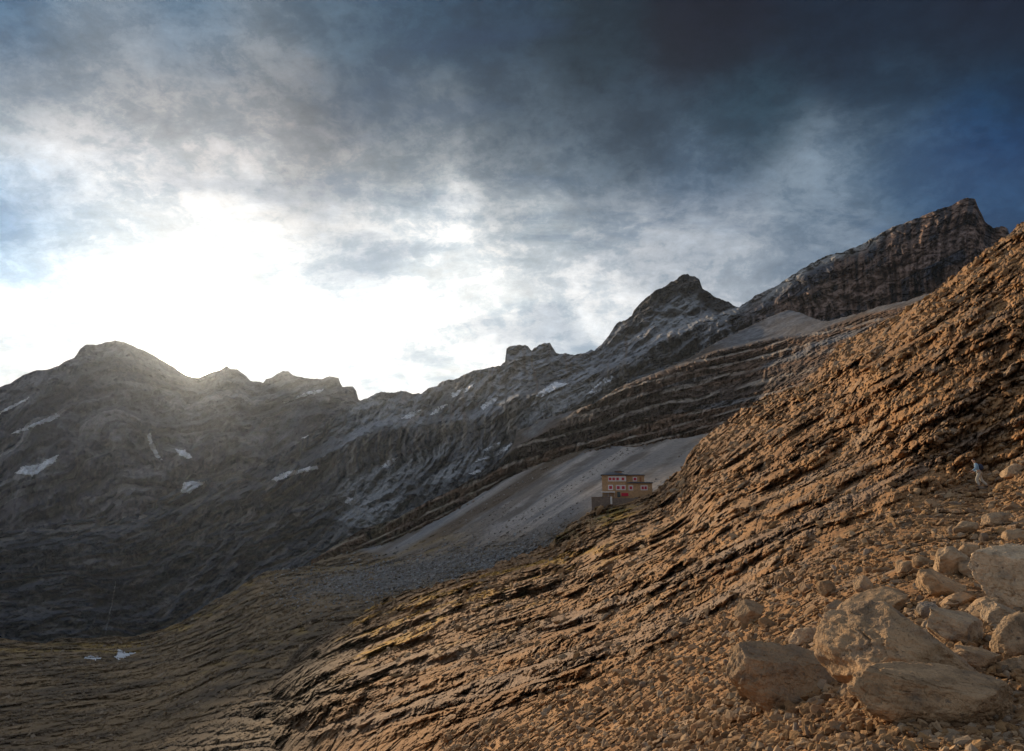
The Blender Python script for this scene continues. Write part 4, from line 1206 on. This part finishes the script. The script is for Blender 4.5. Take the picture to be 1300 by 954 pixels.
def noise(vec, scale, detail=6, rough=.55, color=False, dist=0):
    n = N('ShaderNodeTexNoise'); n.inputs['Scale'].default_value = scale; n.inputs['Detail'].default_value = detail
    n.inputs['Roughness'].default_value = rough; n.inputs['Distortion'].default_value = dist
    L_.new(vec, n.inputs['Vector']); return n.outputs['Color'] if color else n.outputs['Fac']
cl = cmb.outputs[0]
mp = N('ShaderNodeMapping'); mp.inputs['Rotation'].default_value = (0, 0, R(35)); mp.inputs['Scale'].default_value = (.55, 1.25, 1)
L_.new(cl, mp.inputs['Vector']); cls = mp.outputs[0]
warpc = VM('SUBTRACT', noise(cls, 2.2, 9, .62, True), (.5, .5, .5))
warp2 = VM('SUBTRACT', noise(VM('MULTIPLY', d0, (1.0, 1.0, 1.6)), 11.0, 8, .62, True), (.5, .5, .5))
dw = VM('NORMALIZE', VM('ADD', VM('ADD', d0, VM('SCALE', warpc, scale=.09)), VM('SCALE', warp2, scale=.065)))
# cloud bank: a smooth field of cloud tone over the sky directions
SKY = [  # survey x, y, (r,g,b display), sharp
 (0,20,(34,70,104)),(0,65,(52,88,118)),(60,20,(60,92,118)),(160,60,(120,128,138)),(240,45,(64,92,118)),(460,110,(62,80,98)),(340,120,(118,120,124)),(240,110,(128,134,140)),(30,170,(170,172,176)),(130,180,(180,180,184)),(110,60,(120,130,140)),(200,20,(70,95,118)),(300,70,(112,122,132)),(420,40,(70,88,105)),(520,60,(48,70,90)),(620,30,(38,56,74)),
 (740,60,(24,38,50)),(900,40,(8,20,33)),(1080,40,(13,28,43)),(1250,30,(9,22,36)),(1150,120,(32,48,64)),(950,160,(32,50,64)),(1270,130,(22,42,60)),(1250,200,(20,58,98)),
 (800,170,(40,54,68)),(650,150,(58,72,86)),(520,150,(100,108,116)),(400,170,(98,102,110)),(290,150,(150,150,155)),(200,150,(158,156,158)),(80,110,(128,132,138)),(0,120,(120,130,140)),(60,190,(176,180,186)),
 (0,225,(165,190,208)),(0,268,(52,122,178)),(-60,290,(35,95,155)),(0,305,(60,130,184)),(35,280,(80,146,192)),(70,312,(170,200,220)),(0,340,(150,190,216)),(100,262,(225,228,232)),(60,235,(210,214,220)),(180,240,(212,213,217)),(130,290,(240,242,244)),(300,230,(196,198,202)),(420,240,(160,162,166)),(520,210,(140,146,152)),(640,230,(112,122,132)),(760,240,(92,106,120)),(900,240,(84,100,118)),(1040,250,(110,124,138)),(1130,240,(72,92,112)),(1280,260,(40,62,88)),
 (0,370,(236,240,244)),(120,350,(250,250,250)),(300,320,(254,254,254)),(440,290,(205,208,212)),(560,280,(228,230,232)),(680,300,(190,194,198)),(800,320,(160,166,174)),(920,320,(142,150,160)),(1060,300,(112,124,138)),(1200,250,(56,78,104)),
 (0,460,(245,246,248)),(245,440,(255,255,255)),(420,400,(255,255,255)),(600,400,(238,240,242)),(760,400,(208,212,216)),(900,360,(168,174,182)),
 (420,374,(196,206,216)),(560,370,(238,240,242)),
]
def lin(c): 
    c = c / 255.
    return c / 12.92 if c <= .04045 else ((c + .055) / 1.055) ** 2.4
sw = None; sc_ = None
def blob(dirv, col, kk, wgt=1.0):
    global sw, sc_
    dp = VM('DOT_PRODUCT', dw, tuple(float(a) for a in dirv))
    w = M('EXPONENT', M('MULTIPLY', M('SUBTRACT', dp, 1.0), kk))
    if wgt != 1.0: w = M('MULTIPLY', w, wgt)
    cs = VM('SCALE', tuple(col), scale=w)
    sw = w if sw is None else M('ADD', sw, w)
    sc_ = cs if sc_ is None else VM('ADD', sc_, cs)
for (x, y, c) in SKY:
    dv = ray(np.array(float(x)), np.array(float(y))); dv = dv / np.linalg.norm(dv)
    cc = [lin(a) for a in c]
    m_ = sum(cc) / 3
    cc = [max(.004, m_ + (a - m_) * 1.2) for a in cc]
    if min(c) >= 235: cc = [.90, .895, .88]
    blob(dv, cc, 560.)
# sky beyond the frame: bluish grey overcast dome
for az in range(0, 360, 40):
    for el in (10, 45, 75):
        dv = np.array([math.sin(R(az)) * math.cos(R(el)), math.cos(R(az)) * math.cos(R(el)), math.sin(R(el))])
        a = math.degrees(math.atan2(dv[0], dv[1]))
        if abs(a) < 50 and el < 50: continue
        blob(dv, (.22, .26, .34) if el > 40 else (.38, .41, .46), 12., 2e-4)
field = VM('DIVIDE', sc_, None) if False else None
dvn = N('ShaderNodeVectorMath', operation='SCALE'); L_.new(sc_, dvn.inputs[0]); L_.new(M('DIVIDE', 1.0, M('ADD', sw, 1e-9)), dvn.inputs['Scale'])
field = dvn.outputs[0]
# cloud texture: billows and streaks modulating the bank
dirs = VM('ADD', VM('MULTIPLY', d0, (1.0, 1.0, 1.45)), VM('SCALE', warpc, scale=.10))
n1 = noise(cls, 3.2, 10, .60, dist=.4); n2 = noise(dirs, 8.0, 12, .68, dist=.15)
n3 = noise(dirs, 30.0, 9, .68, dist=.1)
tex = M('ADD', M('MULTIPLY', M('SUBTRACT', n1, .5), 1.2), M('ADD', M('MULTIPLY', M('SUBTRACT', n2, .5), 1.5), M('MULTIPLY', M('SUBTRACT', n3, .5), 1.3)))
gain = M('POWER', 2.0, M('MULTIPLY', tex, 1.05))
def ramp(x, a, b_, lo, hi):
    n = N('ShaderNodeMapRange', interpolation_type='SMOOTHSTEP'); L_.new(x, n.inputs[0])
    n.inputs[1].default_value = a; n.inputs[2].default_value = b_; n.inputs[3].default_value = lo; n.inputs[4].default_value = hi
    return n.outputs[0]
mixd = M('ADD', M('MULTIPLY', n2, .62), M('MULTIPLY', n3, .38))
puff = ramp(mixd, .455, .54, 0.0, 1.0)
big = ramp(n1, .40, .58, 0.0, 1.0)
dens = M('ADD', M('MULTIPLY', puff, .55), M('MULTIPLY', big, .45))
tint = N('ShaderNodeMix', data_type='VECTOR'); L_.new(dens, tint.inputs[0])
tint.inputs[4].default_value = (.80, .90, .97); tint.inputs[5].default_value = (1.20, 1.15, 1.10)
clouds = VM('MULTIPLY', VM('SCALE', field, scale=gain), tint.outputs[1])
# glow of the sun itself at the notch
ds = VM('DOT_PRODUCT', d0, tuple(float(a) for a in sun_v))
g1 = M('MULTIPLY', M('EXPONENT', M('MULTIPLY', M('SUBTRACT', ds, 1.0), 5000.)), 40.)
g2 = M('MULTIPLY', M('EXPONENT', M('MULTIPLY', M('SUBTRACT', ds, 1.0), 200.)), .28)
glow = VM('SCALE', (1.0, .90, .74), scale=M('ADD', g1, g2))
# clear air from the Sky Texture shows through thin places
nis = VM('MULTIPLY', VM('SCALE', sky.outputs[0], scale=.055), (.60, .85, 1.1))
cov = N('ShaderNodeMapRange'); cov.inputs[1].default_value = .36; cov.inputs[2].default_value = .47
cov.inputs[3].default_value = .70; cov.inputs[4].default_value = 1.0
L_.new(n1, cov.inputs[0])
mixn = N('ShaderNodeMix', data_type='VECTOR'); L_.new(cov.outputs[0], mixn.inputs[0])
L_.new(nis, mixn.inputs[4]); L_.new(clouds, mixn.inputs[5])
total = VM('ADD', mixn.outputs[1], glow)
L_.new(total, bg.inputs['Color']); bg.inputs['Strength'].default_value = 1.0

# ================================================================== HAZE
def haze_box():
    bm = bmesh.new()
    x0, x1, y0, y1, z0, z1 = -4700, 4700, -4700, 4700, -800, 960
    bmesh.ops.create_cube(bm, size=1, matrix=Matrix.Translation(((x0 + x1) / 2, (y0 + y1) / 2, (z0 + z1) / 2)) @ Matrix.Diagonal((x1 - x0, y1 - y0, z1 - z0, 1)))
    me = bpy.data.meshes.new('haze'); bm.to_mesh(me); bm.free()
    m = bpy.data.materials.new('haze_air'); m.use_nodes = True; t = m.node_tree
    for n in list(t.nodes): t.nodes.remove(n)
    o_ = t.nodes.new('ShaderNodeOutputMaterial'); pv = t.nodes.new('ShaderNodeVolumePrincipled')
    pv.inputs['Color'].default_value = (.70, .83, 1, 1); pv.inputs['Density'].default_value = HAZE; pv.inputs['Anisotropy'].default_value = .7
    t.links.new(pv.outputs[0], o_.inputs['Volume'])
    me.materials.append(m)
    o = bpy.data.objects.new('haze', me); COL.objects.link(o); o['kind'] = 'stuff'
HAZE = 2.5e-5
haze_box()

# ================================================================== CAMERA
cam = bpy.data.cameras.new('camera'); co = bpy.data.objects.new('camera', cam); COL.objects.link(co)
cam.sensor_width = 36; cam.lens = 36 * F0 / W0
cam.shift_y = -(H0 / 2 - CY) / W0
co.rotation_euler = (R(90) + PITCH, 0, 0)
cam.clip_start = .1; cam.clip_end = 60000
scene.camera = co
scene.view_settings.view_transform = 'Standard'; scene.view_settings.look = 'None'
scene.view_settings.exposure = .12; scene.view_settings.gamma = 1
scene.cycles.use_denoising = True
scene.cycles.max_bounces = 6; scene.cycles.diffuse_bounces = 3; scene.cycles.volume_bounces = 0
